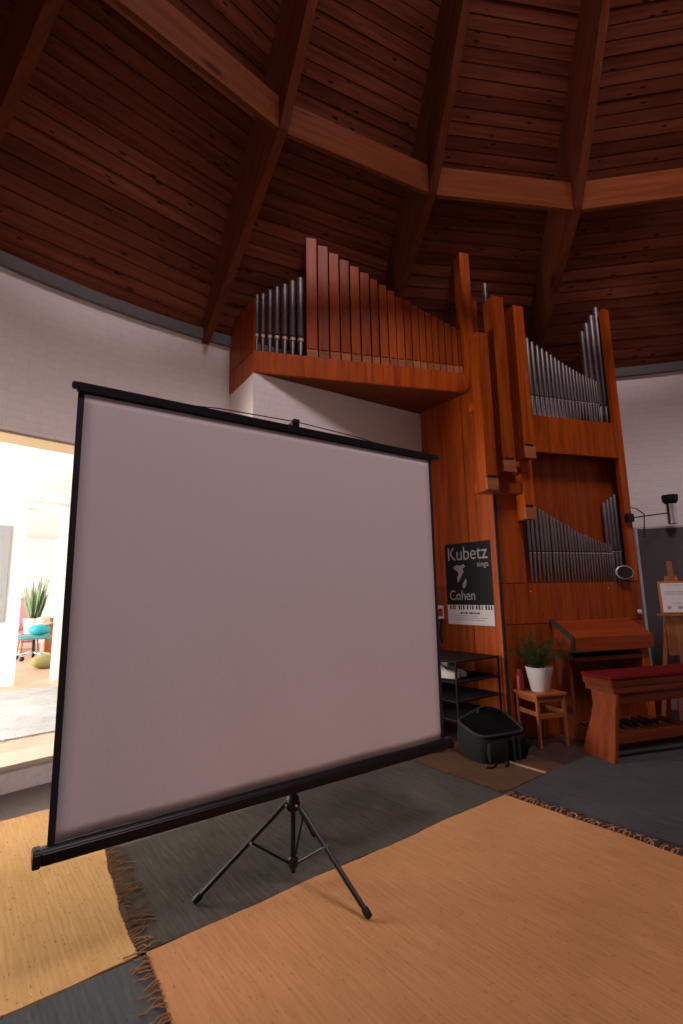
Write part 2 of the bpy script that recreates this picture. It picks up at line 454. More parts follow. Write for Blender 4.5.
# ------------------------------------------------------------------ pipe organ
KX, KY = 1.549, 4.946
OA = radians(17.4)
UA = Vector((cos(OA), sin(OA), 0)); WA = Vector((sin(OA), -cos(OA), 0))
def OR(u, w, z=0.0): return Vector((KX, KY, 0)) + UA * u + WA * w + Vector((0, 0, z))
ORG = thing('pipe_organ', 'orange-brown wooden pipe organ with stepped wooden and metal pipes', 'organ', (KX, KY, 0), OA)
def ob(name, mat, u0, u1, w0, w1, z0, z1, bevel=.003, parent=ORG):
    mb = MB(); mb.box(u0, u1, -w1, -w0, z0, z1); return mb.build(name, mat, parent, bevel=bevel)

W_ = M['organ']
ob('front_panel', W_, .022, 1.763, -.03, 0, .0, 1.050)
ob('front_panel', W_, .022, 1.763, -.03, 0, 1.056, 1.452)
ob('front_panel', W_, .022, .314, -.03, 0, 1.458, 3.24)
ob('front_panel', W_, .318, 1.664, -.03, .012, 2.83, 3.24)
ob('recess_panel', W_, .30, 1.735, -.21, -.185, 1.452, 3.0)
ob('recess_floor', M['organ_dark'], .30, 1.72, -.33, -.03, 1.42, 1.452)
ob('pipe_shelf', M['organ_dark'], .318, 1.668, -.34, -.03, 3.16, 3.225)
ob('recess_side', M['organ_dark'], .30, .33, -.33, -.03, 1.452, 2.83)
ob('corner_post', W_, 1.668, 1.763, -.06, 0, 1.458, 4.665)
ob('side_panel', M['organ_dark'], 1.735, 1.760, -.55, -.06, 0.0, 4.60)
ob('corner_strip', M['feltblack'], -.006, .022, -.03, .001, 0.0, 3.5, .001)
# poster-side panels lie along the oblique face
PD = Vector((cos(radians(108.3)), sin(radians(108.3)), 0)); PN = Vector((-PD.y, PD.x, 0))   # local; PN points outward (left/front)
if PN.x > 0: PN = -PN
def poly_panel(name, mat, s0, s1, z0, z1, th=.03, out=0.0, bevel=.002, parent=ORG):
    mb = MB(); a = PD * s0 + PN * out; b = PD * s1 + PN * out
    mb.prism([a + Vector((0, 0, z0)), b + Vector((0, 0, z0)), b + Vector((0, 0, z1)), a + Vector((0, 0, z1))], -PN * th)
    return mb.build(name, mat, parent, bevel=bevel)
for s0, s1 in ((.0, .355), (.361, .985)):
    poly_panel('side_panel', W_, s0, s1, 0, 1.452); poly_panel('side_panel', W_, s0, s1, 1.457, 3.55)
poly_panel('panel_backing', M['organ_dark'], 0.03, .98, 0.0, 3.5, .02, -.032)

# loft with the left-hand pipes: frame B, origin at its right end
BA = radians(-1.9)
BO = Vector((-.0724, .2189, 0)); BU = Vector((cos(BA), sin(BA), 0)); BW = Vector((sin(BA), -cos(BA), 0))
def bx(name, mat, u0, u1, w0, w1, z0, z1, bevel=.003, parent=ORG):
    m = Matrix.Translation(BO) @ Matrix.Rotation(BA, 4, 'Z')
    mb = MB(); mb.box(u0, u1, -w1, -w0, z0, z1, m); return mb.build(name, mat, parent, bevel=bevel)
bx('loft_fascia', W_, -2.325, -.0, -.03, 0, 3.518, 3.742)
bx('loft_shelf', M['organ_dark'], -2.30, -.0, -.36, -.03, 3.60, 3.63)
Bl = BO + BU * -2.325
J = Vector((-.294, .970, 0)); BK = Vector((-2.585, .91, 0))
mb = MB(); mb.prism([p + Vector((0, 0, 3.522)) for p in (Bl + Vector((.02, .02, 0)), BO + Vector((.06, .03, 0)), Vector((.10, .40, 0)), J + Vector((.12, 0, 0)), J)], (0, 0, .03))
mb.build('soffit', M['organ_dark'], ORG)
d = (BK - Bl).normalized(); nn = Vector((-d.y, d.x, 0));  nn = -nn if nn.x < 0 else nn
def endp(name, z0, z1, mat):
    mb = MB(); mb.prism([Bl + Vector((0, 0, z0)), BK + Vector((0, 0, z0)), BK + Vector((0, 0, z1)), Bl + Vector((0, 0, z1))], nn * .022)
    return mb.build(name, mat, ORG, bevel=.002)
endp('end_panel', 3.505, 3.730, W_); endp('end_panel', 3.736, 4.305, W_)

# wooden pipes -----------------------------------------------------
WOOD = [(-1.795, 5.09), (-1.67, 5.02), (-1.549, 4.955), (-1.433, 4.897), (-1.32, 4.84), (-1.209, 4.785), (-1.096, 4.725), (-1.001, 4.672), (-.899, 4.62),
        (-.809, 4.566), (-.717, 4.528), (-.631, 4.485), (-.544, 4.45), (-.468, 4.418), (-.392, 4.387), (-.315, 4.356), (-.238, 4.322), (-.155, 4.290), (-.083, 4.259), (-.008, 4.2)]
def wooden_pipe(frame, u0, u1, wf, dep, z0, z1, mouth_h, lip_out=.006, mat=None):
    """square pipe: front face at w=wf; foot block of height mouth_h in pale wood, dark mouth slot above it"""
    O, R = frame
    m = Matrix.Translation(O) @ Matrix.Rotation(R, 4, 'Z')
    mb = MB(); gp = .030 if mouth_h < .15 else .012
    mb.box(u0, u1, -wf, -wf + dep, z0 + mouth_h + gp, z1, m)
    mb.box(u0, u0 + .018, -wf, -wf + .021, z0 + mouth_h - .03, z0 + mouth_h + gp + .001, m); mb.box(u1 - .018, u1, -wf, -wf + .021, z0 + mouth_h - .03, z0 + mouth_h + gp + .001, m)
    s = min(.25 * (u1 - u0), .02)
    mb.box(u0, u1, -wf + .02, -wf + dep, z0, z0 + mouth_h + gp, m)
    p = mb.build('wooden_pipe', mat or W_, ORG, bevel=.0025, seg=1)
    b = MB(); b.box(u0 - .001, u1 + .001, -wf - lip_out, -wf + .0195, z0, z0 + mouth_h, m)
    b.build('mouth_block', M['block'], p, bevel=.003, seg=1)
    k = MB(); k.box(u0 + .018, u1 - .018, -wf + .008, -wf + .019, z0 + mouth_h - .01, z0 + mouth_h + gp, m)
    k.build('mouth_slot', M['feltblack'], p)
    return p
FB = (BO, BA); FA = (Vector((0, 0, 0)), 0.0)
for (u, z), (u2, z2) in zip(WOOD, WOOD[1:]):
    g = .007 if u < -1.0 else .004
    p = wooden_pipe(FB, u + g, u2 - g, -.032, u2 - u + .03, 3.63, z, .20)
    t = MB(); c = BO + BU * ((u + u2) / 2) + BW * (-.032 - (u2 - u) * .5)
    t.lathe([(.010, z), (.010, z + .018), (.005, z + .026)], 8, (c.x, c.y, 0)); t.build('tuning_stopper', M['alu'], p)
# hanging corner pipes
for (u0, u1, w1, dep, z0, z1) in ((-.245, -.118, .25, .15, 2.335, 3.955), (-.042, .098, .25, .16, 2.525, 4.39), (.213, .340, .25, .16, 2.68, 4.325), (.262, .388, .125, .125, 2.085, 2.70)):
    p = wooden_pipe(FA, u0, u1, w1, dep, z0, z1, .115, .012)
for u0, u1, w0, w1, z0, z1 in ((-.22, .27, .0, .11, 2.345, 2.45), (-.02, .26, .0, .09, 2.55, 2.62), (.22, .33, 0, .09, 2.70, 2.76), (-.22, .33, -.02, .09, 3.2, 3.28)):
    ob('pipe_rail', M['organ'], u0, u1, w0, w1, z0, z1)
bx('wooden_pipe', W_, -.045, .075, -.10, .05, 3.55, 5.17)
bx('wooden_pipe', W_, .085, .165, -.12, .0, 3.55, 4.62)

# metal pipes -------------------------------------------------------
def metal_pipe(x, y, z0, zm, z1, r, n=14, lip=.014):
    """foot cone z0..zm, body zm..z1"""
    mb = MB()
    mb.lathe([(r * .32, z0), (r * .95, zm - .012), (r * .80, zm), (r, zm + .012), (r, z1 - .004), (r * .93, z1), (r * .86, z1), (r * .86, z1 - .05)], n, (x, y, 0))
    p = mb.build('metal_pipe', M['pipe'], ORG, smooth=True)
    h = r * 1.2
    k = MB()
    a0 = -.9; seg = 6
    for i in range(seg):                                           # flattened mouth lip on the front
        t0, t1 = -pi / 2 + a0 + 1.8 * i / seg, -pi / 2 + a0 + 1.8 * (i + 1) / seg
        q = [(t0, zm - lip), (t1, zm - lip), (t1, zm - .005), (t0, zm - .005)]
        k.bm.faces.new([k.bm.verts.new((x + (r + .002) * cos(t), y + (r + .002) * sin(t), zz)) for t, zz in q])
    k.build('mouth', M['lip'], p)
    s = MB(); s.box(x - r * .75, x + r * .75, y - r * 1.03, y - r * .5, zm - .006, zm + r * .5); s.build('mouth_slot', M['feltblack'], p, bevel=0)
    return p
LEFT = [(-2.289, 4.37), (-2.229, 4.395), (-2.16, 4.44), (-2.089, 4.487), (-2.01, 4.528), (-1.93, 4.578), (-1.848, 4.627)]
for i, (u, z) in enumerate(LEFT):
    c = BO + BU * u + BW * -.075
    metal_pipe(c.x, c.y, 3.63, 3.955, z, .0235 + .0022 * i, 14, .036)
UP = [(.638, 4.173), (.699, 4.137), (.765, 4.103), (.826, 4.072), (.887, 4.041), (.942, 4.013), (.994, 3.985), (1.043, 3.957), (1.097, 3.936), (1.144, 3.911), (1.19, 3.889),
      (1.236, 3.871), (1.282, 3.854), (1.323, 3.835), (1.366, 3.824), (1.408, 3.812), (1.444, 3.80), (1.481, 3.788), (1.516, 3.778), (1.55, 3.765)]
for i, (u, z) in enumerate(UP): metal_pipe(u - .03, .062, 3.225, 3.485, z - .01, .0235 - .0005 * i, 10)
for i, (u, z) in enumerate([(1.440, 4.405), (1.515, 4.52), (1.60, 4.635), (1.683, 4.755)]): metal_pipe(u + .022, .135, 3.225, 3.50, z, .0335 + .001 * i)
LO = [(.464, 2.33), (.516, 2.30), (.570, 2.265), (.624, 2.236), (.669, 2.215), (.711, 2.19), (.762, 2.169), (.80, 2.148), (.844, 2.12), (.888, 2.099), (.934, 2.077), (.978, 2.06), (1.016, 2.039), (1.057, 2.019), (1.099, 2.002),
      (1.135, 1.985), (1.172, 1.972), (1.209, 1.959), (1.247, 1.946), (1.284, 1.933), (1.321, 1.92), (1.359, 1.909), (1.397, 1.898), (1.43, 1.89), (1.463, 1.881), (1.496, 1.874), (1.524, 1.868)]
for i, (u, z) in enumerate(LO): metal_pipe(u - .03, .075, 1.452, 1.775, z - .01, .0205 - .0003 * i, 10)
for i, (u, z) in enumerate([(1.53, 2.34), (1.585, 2.375), (1.638, 2.41), (1.692, 2.44)]): metal_pipe(u, .145, 1.452, 1.80, z, .0245)
for u, z, w, r in ((.135, 4.77, -.10, .03),): metal_pipe(u, -w, 3.25, 3.6, z, r)
ob('pipe_stay', M['pipedark'], .56, 1.66, -.098, -.090, 3.50, 3.52, 0); ob('pipe_stay', M['pipedark'], .33, 1.50, -.108, -.100, 1.79, 1.805, 0)

# console: sloping lid, cheeks
LP = [(0.0, 1.066), (.035, 1.076), (.30, .928), (.30, .795), (0.0, .795)]
def sweep(name, mat, prof, u0, u1, parent=ORG, bevel=.003):
    mb = MB(); mb.prism([Vector((u0, -w, z)) for w, z in prof], (u1 - u0, 0, 0)); return mb.build(name, mat, parent, bevel=bevel)
lid = sweep('console_lid', M['organ_h'], LP, .562, 1.53)
sweep('lid_edge', M['feltblack'], [(0, 1.05), (-.02, 1.09), (.045, 1.088), (.312, .935), (.312, .79), (.27, .79), (.27, .91), (.03, 1.045)], .540, .561, ORG, 0)
ob('console_cheek', W_, 1.42, 1.52, 0, .24, .0, .795); ob('console_cheek', M['organ_dark'], .562, .60, 0, .2, .0, .795)
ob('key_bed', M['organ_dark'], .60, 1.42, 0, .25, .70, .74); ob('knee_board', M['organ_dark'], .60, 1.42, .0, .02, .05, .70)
for u, w, z in ((.16, .003, 1.10), (.06, .003, 1.10), (.35, .003, 1.37), (1.33, .003, 1.39)):
    mb = MB(); mb.ico((u, -w, z), .008, .006, .008, 1); mb.build('peg', M['feltblack'] if z < 1.2 else M['alu'], ORG)

# pedalboard
PB = thing('organ_pedalboard', 'wooden organ pedalboard lying between the bench and the organ front', 'pedals', OR(.60, .03), OA)
mb = MB(); mb.box(0, .035, -.50, 0, 0, .13); mb.build('side_rail', M['bench_h'], PB, bevel=.004)
mb = MB(); mb.box(.965, 1.0, -.50, 0, 0, .13); mb.build('side_rail', M['bench_h'], PB, bevel=.004)
mb = MB(); mb.box(.035, .965, -.50, -.465, 0, .075); mb.build('front_rail', M['bench_h'], PB, bevel=.004)
mb = MB(); mb.box(.035, .965, -.10, -.0, 0, .10); mb.build('heel_rail', M['bench_h'], PB, bevel=.004)
sharp = {1, 3, 6, 8, 10}
for i in range(25):
    x = .055 + i * .89 / 24
    mb = MB()
    if i % 12 in sharp:
        mb.box(x - .010, x + .010, -.27, -.10, .06, .125); mb.build('pedal', M['sharp'], PB, bevel=.003, seg=1)
    else:
        mb.box(x - .011, x + .011, -.46, -.10, .05, .085); mb.build('pedal', M['easel'], PB, bevel=.003, seg=1)

# organ bench
BN = thing('organ_bench', 'wooden organ bench with a flat red cushion and flared side panels', 'bench', OR(.348, .685), OA)
prof = [(-.175, 0), (.175, 0), (.125, .20), (.095, .34), (.10, .44), (.13, .53), (-.175, .53)]   # local y: rear (+) flares
prof = [(-.175, 0), (.175, 0), (.135, .15), (.085, .32), (.07, .42), (.09, .50), (.095, .53), (-.175, .53)]
for u, k in ((0.0, .155), (1.30, -.155)):
    mb = MB(); mb.prism([Vector((u + k * z, y, z)) for y, z in prof], (.04, 0, 0)); mb.build('side_panel', M['bench'], BN, bevel=.004)
mb = MB(); mb.box(.05, 1.30, -.178, .150, .580, .640); mb.build('seat', M['bench_h'], BN, bevel=.006)
mb = MB(); mb.box(.062, 1.288, -.174, .135, .53, .580); mb.build('seat_frame', M['bench_h'], BN, bevel=.004)
mb = MB(); mb.box(.115, 1.235, -.160, -.135, .445, .53); mb.box(.115, 1.235, .045, .065, .445, .53); mb.build('apron', M['bench_h'], BN, bevel=.003)
mb = MB(); mb.box(.055, 1.285, -.13, -.10, .13, .205); mb.build('stretcher', M['bench_h'], BN, bevel=.003)
mb = MB(); mb.box(.035, 1.315, -.185, .16, .640, .668); mb.build('cushion', M['red'], BN, bevel=.010, seg=3, smooth=True)

# ------------------------------------------------------------------ poster on the side panel
pl = PD * .392 + PN * .004
POS = thing('concert_poster', 'black concert poster with grey lettering on the organ side panel', 'poster', tuple(Vector((KX, KY, 0)) + Matrix.Rotation(OA, 3, 'Z') @ pl + Vector((0, 0, 1.04))))
ang = OA + atan2(-PD.y, -PD.x); POS.rotation_euler = (0, 0, ang)      # local x runs towards the corner, y = into the panel
def flat(name, mat, x0, x1, z0, z1, y=0.0, th=.0012, parent=None):
    mb = MB(); mb.box(x0, x1, y - th, y, z0, z1); return mb.build(name, mat, parent)
flat('sheet', M['poster'], -.305, .305, .0, .855, 0, .002, POS)
st = flat('paper_strip', M['paper'], -.305, .305, 0, .203, -.002, .0006, POS)
for i, (x, w) in enumerate([(-.27, .02), (-.235, .016), (-.21, .018), (-.15, .02), (-.12, .014), (-.09, .02), (-.04, .02), (.0, .014), (.03, .02), (.08, .02), (.115, .02), (.15, .016), (.20, .022), (.235, .02), (.27, .016)]):
    flat('key_mark', M['ink'], x, x + w, .155, .20, -.0026, .0004, st)
rx = (pi / 2, 0, 0)
text_mesh('lettering', 'Kubetz', .205, M['light_ink'], POS, (-.275, -.003, .675), rx, sx=.92)
text_mesh('lettering', 'sings', .078, M['light_ink'], POS, (.275, -.003, .595), rx, 'RIGHT')
text_mesh('lettering', 'Cohen', .145, M['light_ink'], POS, (-.27, -.003, .255), rx, sx=.9)
for x, w in ((-.13, .03), (-.09, .018), (-.06, .035), (-.01, .05), (.05, .03), (.09, .035)): flat('text_line', M['ink'], x, x + w, .110, .128, -.0026, .0003, st)
for i, (w, z) in enumerate(((.30, .088), (.42, .066), (.38, .045))): flat('text_line', M['inkgrey'], -.2, -.2 + w, z, z + .006, -.0026, .0003, st)
def blob(name, pts, mat, par, y=-.0028):
    mb = MB(); vs = [mb.bm.verts.new((x, y, z)) for x, z in pts]; mb.bm.faces.new(vs)
    f = bmesh.ops.extrude_face_region(mb.bm, geom=mb.bm.faces[:])
    bmesh.ops.translate(mb.bm, vec=(0, .0006, 0), verts=[v for v in f['geom'] if isinstance(v, bmesh.types.BMVert)])
    return mb.build(name, mat, par)
# plain dappled silhouettes printed on the poster
blob('print_shape', [(-.20, .60), (-.15, .625), (-.10, .615), (-.05, .63), (-.03, .60), (-.07, .585), (-.055, .55), (-.09, .50), (-.12, .455), (-.145, .44), (-.15, .49), (-.125, .52), (-.14, .56), (-.175, .575)], M['inkgrey'], POS)
blob('print_shape', [(-.075, .43), (-.05, .455), (-.03, .485), (-.022, .44), (-.035, .40), (-.06, .375), (-.08, .385)], M['inkgrey'], POS)

# ------------------------------------------------------------------ mirror, lamp, switch
MR = thing('organ_mirror', 'small round dark mirror mounted low on the organ right post', 'mirror', OR(1.51, .055, 1.55), OA)
mb = MB(); mb.lathe([(.098, -.012), (.105, 0), (.105, .008), (.094, .014), (.094, .010), (0, .010)], 28)
mb.build('rim', M['alu'], MR, smooth=True, rot=(radians(84), 0, radians(-14))).scale = (.95, .70, 1)
mb = MB(); mb.lathe([(.092, .012), (.0, .0135)], 28, close=False); mb.build('glass', M['mirror'], MR, smooth=True, rot=(radians(84), 0, radians(-14))).scale = (.95, .70, 1)
mb = MB(); mb.tube([(0, .012, 0), (.03, .035, .01), (.12, .045, .02), (.17, .06, .02)], .008, 8); mb.build('arm', M['blackplastic'], MR, smooth=True)
LM = thing('arm_lamp', 'black and chrome lamp on a thin arm from the organ right post', 'lamp', OR(1.70, .0, 2.15), OA)
mb = MB(); mb.box(-.045, .045, -.05, 0, -.045, .045); mb.build('clamp', M['blackplastic'], LM, bevel=.006)
mb = MB(); mb.tube([(.03, -.04, 0), (.575, -.04, .072)], .007, 8); mb.build('arm', M['black'], LM, smooth=True)
mb = MB(); mb.tube([(.04, -.03, .115), (.10, -.03, .105), (.205, -.03, .05), (.21, -.03, .04), (.185, -.03, -.12), (.17, -.03, -.22)], .006, 8); mb.build('bracket', M['black'], LM, smooth=True)
mb = MB(); mb.lathe([(.040, -.06), (.052, -.055), (.052, .175), (.045, .18)], 20, (.605, -.04, 0)); mb.build('lamp_body', M['chrome'], LM, smooth=True)
mb = MB(); mb.lathe([(.05, .172), (.066, .185), (.078, .21), (.082, .24), (.082, .275), (.075, .275), (.073, .25)], 24, (.605, -.04, 0)); mb.build('lamp_shade', M['blackplastic'], LM, smooth=True)
mb = MB(); mb.lathe([(.022, -.012), (.026, 0), (.026, .012), (.018, .018)], 16)
sw = mb.build('light_switch', M['lampwhite'], None, smooth=True, loc=tuple(OR(1.70, .016, 1.13)), rot=(radians(90), 0, OA)); tag(sw, 'small round white knob on the organ post beside the console lid', 'switch')

# ------------------------------------------------------------------ stool, plant, red flask
ST = thing('wooden_stool', 'small square light wooden stool under the potted fern', 'stool', OR(.225, .178), OA)
for sx in (-1, 1):
    for sy in (-1, 1):
        mb = MB(); x, y = sx * .140, sy * .135
        mb.prism([Vector((x - .016, y - .016, .432)), Vector((x + .016, y - .016, .432)), Vector((x + .016, y + .016, .432)), Vector((x - .016, y + .016, .432))], (0, 0, -.432))
        for v in mb.bm.verts:
            if v.co.z < .01: v.co.x = x + (v.co.x - x) * .75 + sx * .004; v.co.y = y + (v.co.y - y) * .75 + sy * .004
        mb.build('leg', M['stool'], ST, bevel=.003)
mb = MB(); mb.box(-.172, .172, -.165, .165, .434, .458); mb.build('seat', M['stool'], ST, bevel=.006)
for s in (-1, 1):
    mb = MB(); mb.box(-.124, .124, s * .135 - .009, s * .135 + .009, .385, .432); mb.build('apron', M['stool'], ST, bevel=.002)
    mb = MB(); mb.box(s * .14 - .009, s * .14 + .009, -.119, .119, .385, .432); mb.build('apron', M['stool'], ST, bevel=.002)
    mb = MB(); mb.box(-.124, .124, s * .135 - .009, s * .135 + .009, .245, .285); mb.build('stretcher', M['stool'], ST, bevel=.002)
    mb = MB(); mb.box(s * .14 - .009, s * .14 + .009, -.119, .119, .265, .305); mb.build('stretcher', M['stool'], ST, bevel=.002)
PL = thing('potted_fern', 'feathery green fern in a white pot standing on the wooden stool', 'plant', OR(.225, .19, .458), OA)
mb = MB(); mb.lathe([(.078, 0), (.082, .004), (.120, .205), (.125, .218), (.121, .220), (.116, .205), (.113, .18), (0, .178)], 32); mb.build('pot', M['pot'], PL, smooth=True)
mb = MB(); mb.lathe([(.1125, .176), (.11, .186), (0, .192)], 24); mb.build('soil', M['soil'], PL, smooth=True)
fol = MB(); stem = MB(); rn = random.Random(3)
for i in range(95):
    a = rn.uniform(0, 2 * pi); reach = rn.uniform(.04, .36); h = rn.uniform(.18, .49) * (1.1 - reach * 1.0)
    if i % 7 == 0: h += .06
    base = Vector((.05 * cos(a) * rn.random(), .05 * sin(a) * rn.random(), .185))
    pts = []
    for j in range(9):
        t = j / 8
        pts.append(base + Vector((cos(a) * reach * t ** 1.2, sin(a) * reach * t ** 1.2, h * (1.35 * t - .35 * t * t * (1 + reach * 3)))))
    for p_ in pts: p_.y = min(p_.y, .13)
    stem.tube(pts, [.0018 * (1 - .6 * j / 8) for j in range(9)], 4)
    for j in range(2, 9):
        for q in range(7):
            c = pts[j].lerp(pts[j - 1], rn.random())
            dv = Vector((rn.uniform(-1, 1), rn.uniform(-1, 1), rn.uniform(-.5, .9))).normalized() * rn.uniform(.016, .042)
            sd = dv.cross(Vector((rn.uniform(-1, 1), rn.uniform(-1, 1), 1))).normalized() * .0018
            m2 = c + dv * .55
            if c.y + dv.y < .165: fol.bm.faces.new([fol.bm.verts.new(p) for p in (c, m2 + sd, c + dv, m2 - sd)])
fol.build('foliage', M['fern'], PL, normals=False); stem.build('stems', M['fern'], PL)
RF = thing('red_flask', 'red flask standing on the stool behind the white pot', 'bottle', OR(.085, .085, .458), OA)
mb = MB(); mb.lathe([(.03, 0), (.036, .006), (.036, .13), (.028, .15), (.02, .155)], 20); mb.build('body', M['redplastic'], RF, smooth=True)
mb = MB(); mb.lathe([(.021, .154), (.023, .156), (.023, .185), (.018, .19)], 16); mb.build('cap', M['redplastic'], RF, smooth=True)

# ------------------------------------------------------------------ pinboard, easel, sign
PBD = thing('pinboard', 'tall grey felt pinboard with aluminium frame right of the organ', 'pinboard', (3.405, 5.76, 0), radians(-14))
mb = MB(); mb.box(.03, 1.17, -.012, .012, .45, 2.055); mb.build('felt_panel', M['pin'], PBD)
mb = MB(); mb.box(0, .03, -.018, .018, .42, 2.08); mb.box(1.17, 1.2, -.018, .018, .42, 2.08); mb.box(.03, 1.17, -.018, .018, 2.055, 2.08); mb.box(.03, 1.17, -.018, .018, .42, .45)
mb.build('frame', M['alu'], PBD, bevel=.003)
for x in (0.012, 1.16):
    mb = MB(); mb.tube([(x, 0.0, .42), (x, 0.0, .03)], .013, 10); mb.tube([(x + .05, .03, .9), (x + .05, .03, .03)], .011, 10); mb.box(x - .02, x + .07, -.22, .24, 0, .03); mb.build('leg', M['alu'], PBD)
EA = thing('wooden_easel', 'light wooden easel in front of the grey pinboard', 'easel', (3.42, 5.20, 0), radians(-12))
def stick(name, mat, p, q, w, t, par):
    p, q = Vector(p), Vector(q); dv = (q - p).normalized(); sd = dv.cross(Vector((0, 1, 0))).normalized() * w / 2
    up = sd.cross(dv).normalized() * t / 2
    mb = MB(); mb.prism([p - sd - up, p + sd - up, p + sd + up, p - sd + up], q - p); return mb.build(name, mat, par, bevel=.002)
stick('leg', M['easel'], (-.26, -.02, 0), (-.035, .05, 1.50), .04, .022, EA)
stick('leg', M['easel'], (.26, -.02, 0), (.035, .05, 1.50), .04, .022, EA)
stick('rear_leg', M['easel'], (0, .22, 0), (0, .085, 1.48), .035, .022, EA)
stick('mast', M['easel'], (0, .0, .62), (0, .048, 1.655), .05, .018, EA)
mb = MB(); mb.box(-.19, .19, -.06, .0, 1.095, 1.12); mb.build('ledge', M['easel'], EA, bevel=.003)
mb = MB(); mb.box(-.12, .12, -.005, .02, .70, 1.08); mb.build('crosspiece', M['easel'], EA, bevel=.003)
SG = thing('notice_sign', 'wood-framed sign with a white printed sheet standing on the easel', 'sign', (3.42 + .045, 5.20 - .05, 1.122), radians(-12))
SG.rotation_euler = (radians(-3), 0, radians(-12))
mb = MB(); mb.box(-.21, .21, 0, .018, 0, .325); mb.build('board', M['easel'], SG, bevel=.003)
pp = flat('paper_sheet', M['paper'], -.19, .19, .012, .305, -.001, .001, SG)
for i, (x0, x1, z) in enumerate(((-.15, .15, .283), (-.16, .06, .215), (-.16, .10, .200), (-.16, .02, .185), (.09, .17, .23), (.09, .17, .215), (.09, .17, .20), (-.1, .16, .10))):
    flat('text_line', M['inkgrey'], x0, x1, z, z + .005, -.0022, .0003, pp)
for x in (-.13, -.03, .07, .15): blob('pictogram', [(x - .02, .05), (x, .04), (x + .02, .055), (x + .015, .075), (x - .005, .07), (x - .02, .075)], M['inkgrey'], pp, -.0026)
RT = thing('red_tub', 'red tub on the floor beyond the bench and the pedalboard', 'tub', (3.375, 5.60, 0), 0)
mb = MB(); mb.lathe([(.085, 0), (.092, .01), (.108, .22), (.112, .23), (.104, .23), (.095, .06), (0, .05)], 24); mb.build('tub_body', M['redplastic'], RT, smooth=True)
mb = MB(); mb.lathe([(.110, .215), (.117, .222), (.114, .232), (.106, .232)], 24, close=False); mb.build('tub_rim', M['redplastic'], RT, smooth=True)

# ------------------------------------------------------------------ shoe rack and sneakers
RA = OA + atan2(PD.y, PD.x)                                       # direction of the oblique face
RK = thing('shoe_rack', 'black four-tier metal shoe rack against the organ side panel', 'shoe rack', (KX, KY, 0), RA)
# local x along the face (away from the corner), local y outward to the left
def rk(x, y, z): return Vector((x, y, z))
X0, X1, Y0, Y1 = .06, 1.0, .035, .635
for x, y in ((X0, Y0), (X0, Y1), (X1, Y0), (X1, Y1)):
    mb = MB(); mb.tube([rk(x, y, 0), rk(x, y, .76)], .011, 8); mb.build('post', M['rack'], RK, smooth=True)
for z in (.755, .575, .41, .25):
    mb = MB()
    for a, b in (((X0, Y0), (X1, Y0)), ((X0, Y1), (X1, Y1)), ((X0, Y0), (X0, Y1)), ((X1, Y0), (X1, Y1))):
        mb.tube([rk(*a, z), rk(*b, z)], .009, 8)
    if z > .7: mb.box(X0, X1, Y0, Y1, z - .004, z + .006)
    else:
        n = 26
        for i in range(1, n): mb.tube([rk(X0, Y0 + (Y1 - Y0) * i / n, z), rk(X1, Y0 + (Y1 - Y0) * i / n, z)], .004, 5)
    mb.build('shelf', M['rack'], RK)
def sneaker(name, label, loc, rz):
    S = thing(name, label, 'shoe', loc, rz, None)
    S.scale = (.95, 1.05, 1.28)
    sec = [(0, .030, .085), (.03, .036, .098), (.07, .038, .10), (.11, .038, .092), (.15, .042, .075), (.20, .047, .058), (.25, .043, .048), (.28, .026, .038)]
    up = MB(); rings = []
    for x, hw, h in sec:
        rings.append([up.bm.verts.new((x, hw * cos(t) * (1 if sin(t) < .6 else .75), .025 + (h - .025) * max(0, sin(t)))) for t in [pi * k / 10 for k in range(11)]])
    for r0, r1 in zip(rings, rings[1:]):
        for k in range(10): up.bm.faces.new((r0[k], r0[k + 1], r1[k + 1], r1[k]))
    for r in (rings[0], rings[-1]): up.bm.faces.new(r)
    up.build('upper', M['shoe'], S, smooth=True)
    so = MB(); out = [(-.004, .0), (0, .032), (.05, .042), (.12, .041), (.20, .050), (.26, .044), (.288, .018)]
    poly = [Vector((x, y, 0)) for x, y in out[1:]] + [Vector((x, -y, 0)) for x, y in out[:0:-1]]
    so.prism(poly, (0, 0, .028)); so.build('sole', M['shoesole'], S, bevel=.004)
    co = MB(); co.lathe([(.030, 0), (.036, .006), (.030, .012), (.024, .006)], 16, (.045, 0, .092)); co.build('collar', M['blackplastic'], S, smooth=True)
    for i in range(4):
        la = MB(); x = .11 + i * .024; z = .098 - i * .009
        la.tube([(x, -.03, z - .016), (x + .003, 0, z), (x, .03, z - .016)], .003, 5); la.build('lace', M['feltblack'], S)
    return S
def rackpt(x, y, z): return tuple(RK.matrix_basis @ Vector((x, y, z)))
mw = Matrix.Translation((KX, KY, 0)) @ Matrix.Rotation(RA, 4, 'Z')
sneaker('sneaker', 'white sneaker with dark laces nearest the shelf edge on the shoe rack', tuple(mw @ Vector((.43, .565, .585))), RA + radians(-160))
sneaker('sneaker', 'white sneaker tucked behind another white sneaker on the shoe rack', tuple(mw @ Vector((.47, .40, .585))), RA + radians(-168))

# lanyard hook item beside the screen edge
TG = thing('hanging_tag', 'small red and white tag hanging on a black strap left of the poster', 'tag', tuple(Vector((KX, KY, 0)) + Matrix.Rotation(OA, 3, 'Z') @ (PD * .80 + PN * .004) + Vector((0, 0, 1.03))), ang)
mb = MB(); mb.box(-.055, .045, -.006, 0, .06, .205); mb.build('card', M['paper'], TG, bevel=.003)
mb = MB(); mb.box(-.035, .028, -.0085, -.006, .09, .17); mb.build('card_print', M['redplastic'], TG)
mb = MB(); mb.tube([(0, -.008, .06), (.005, -.02, .0), (-.01, -.022, -.12), (.01, -.02, -.2)], .014, 8); mb.build('strap', M['blackplastic'], TG, smooth=True)

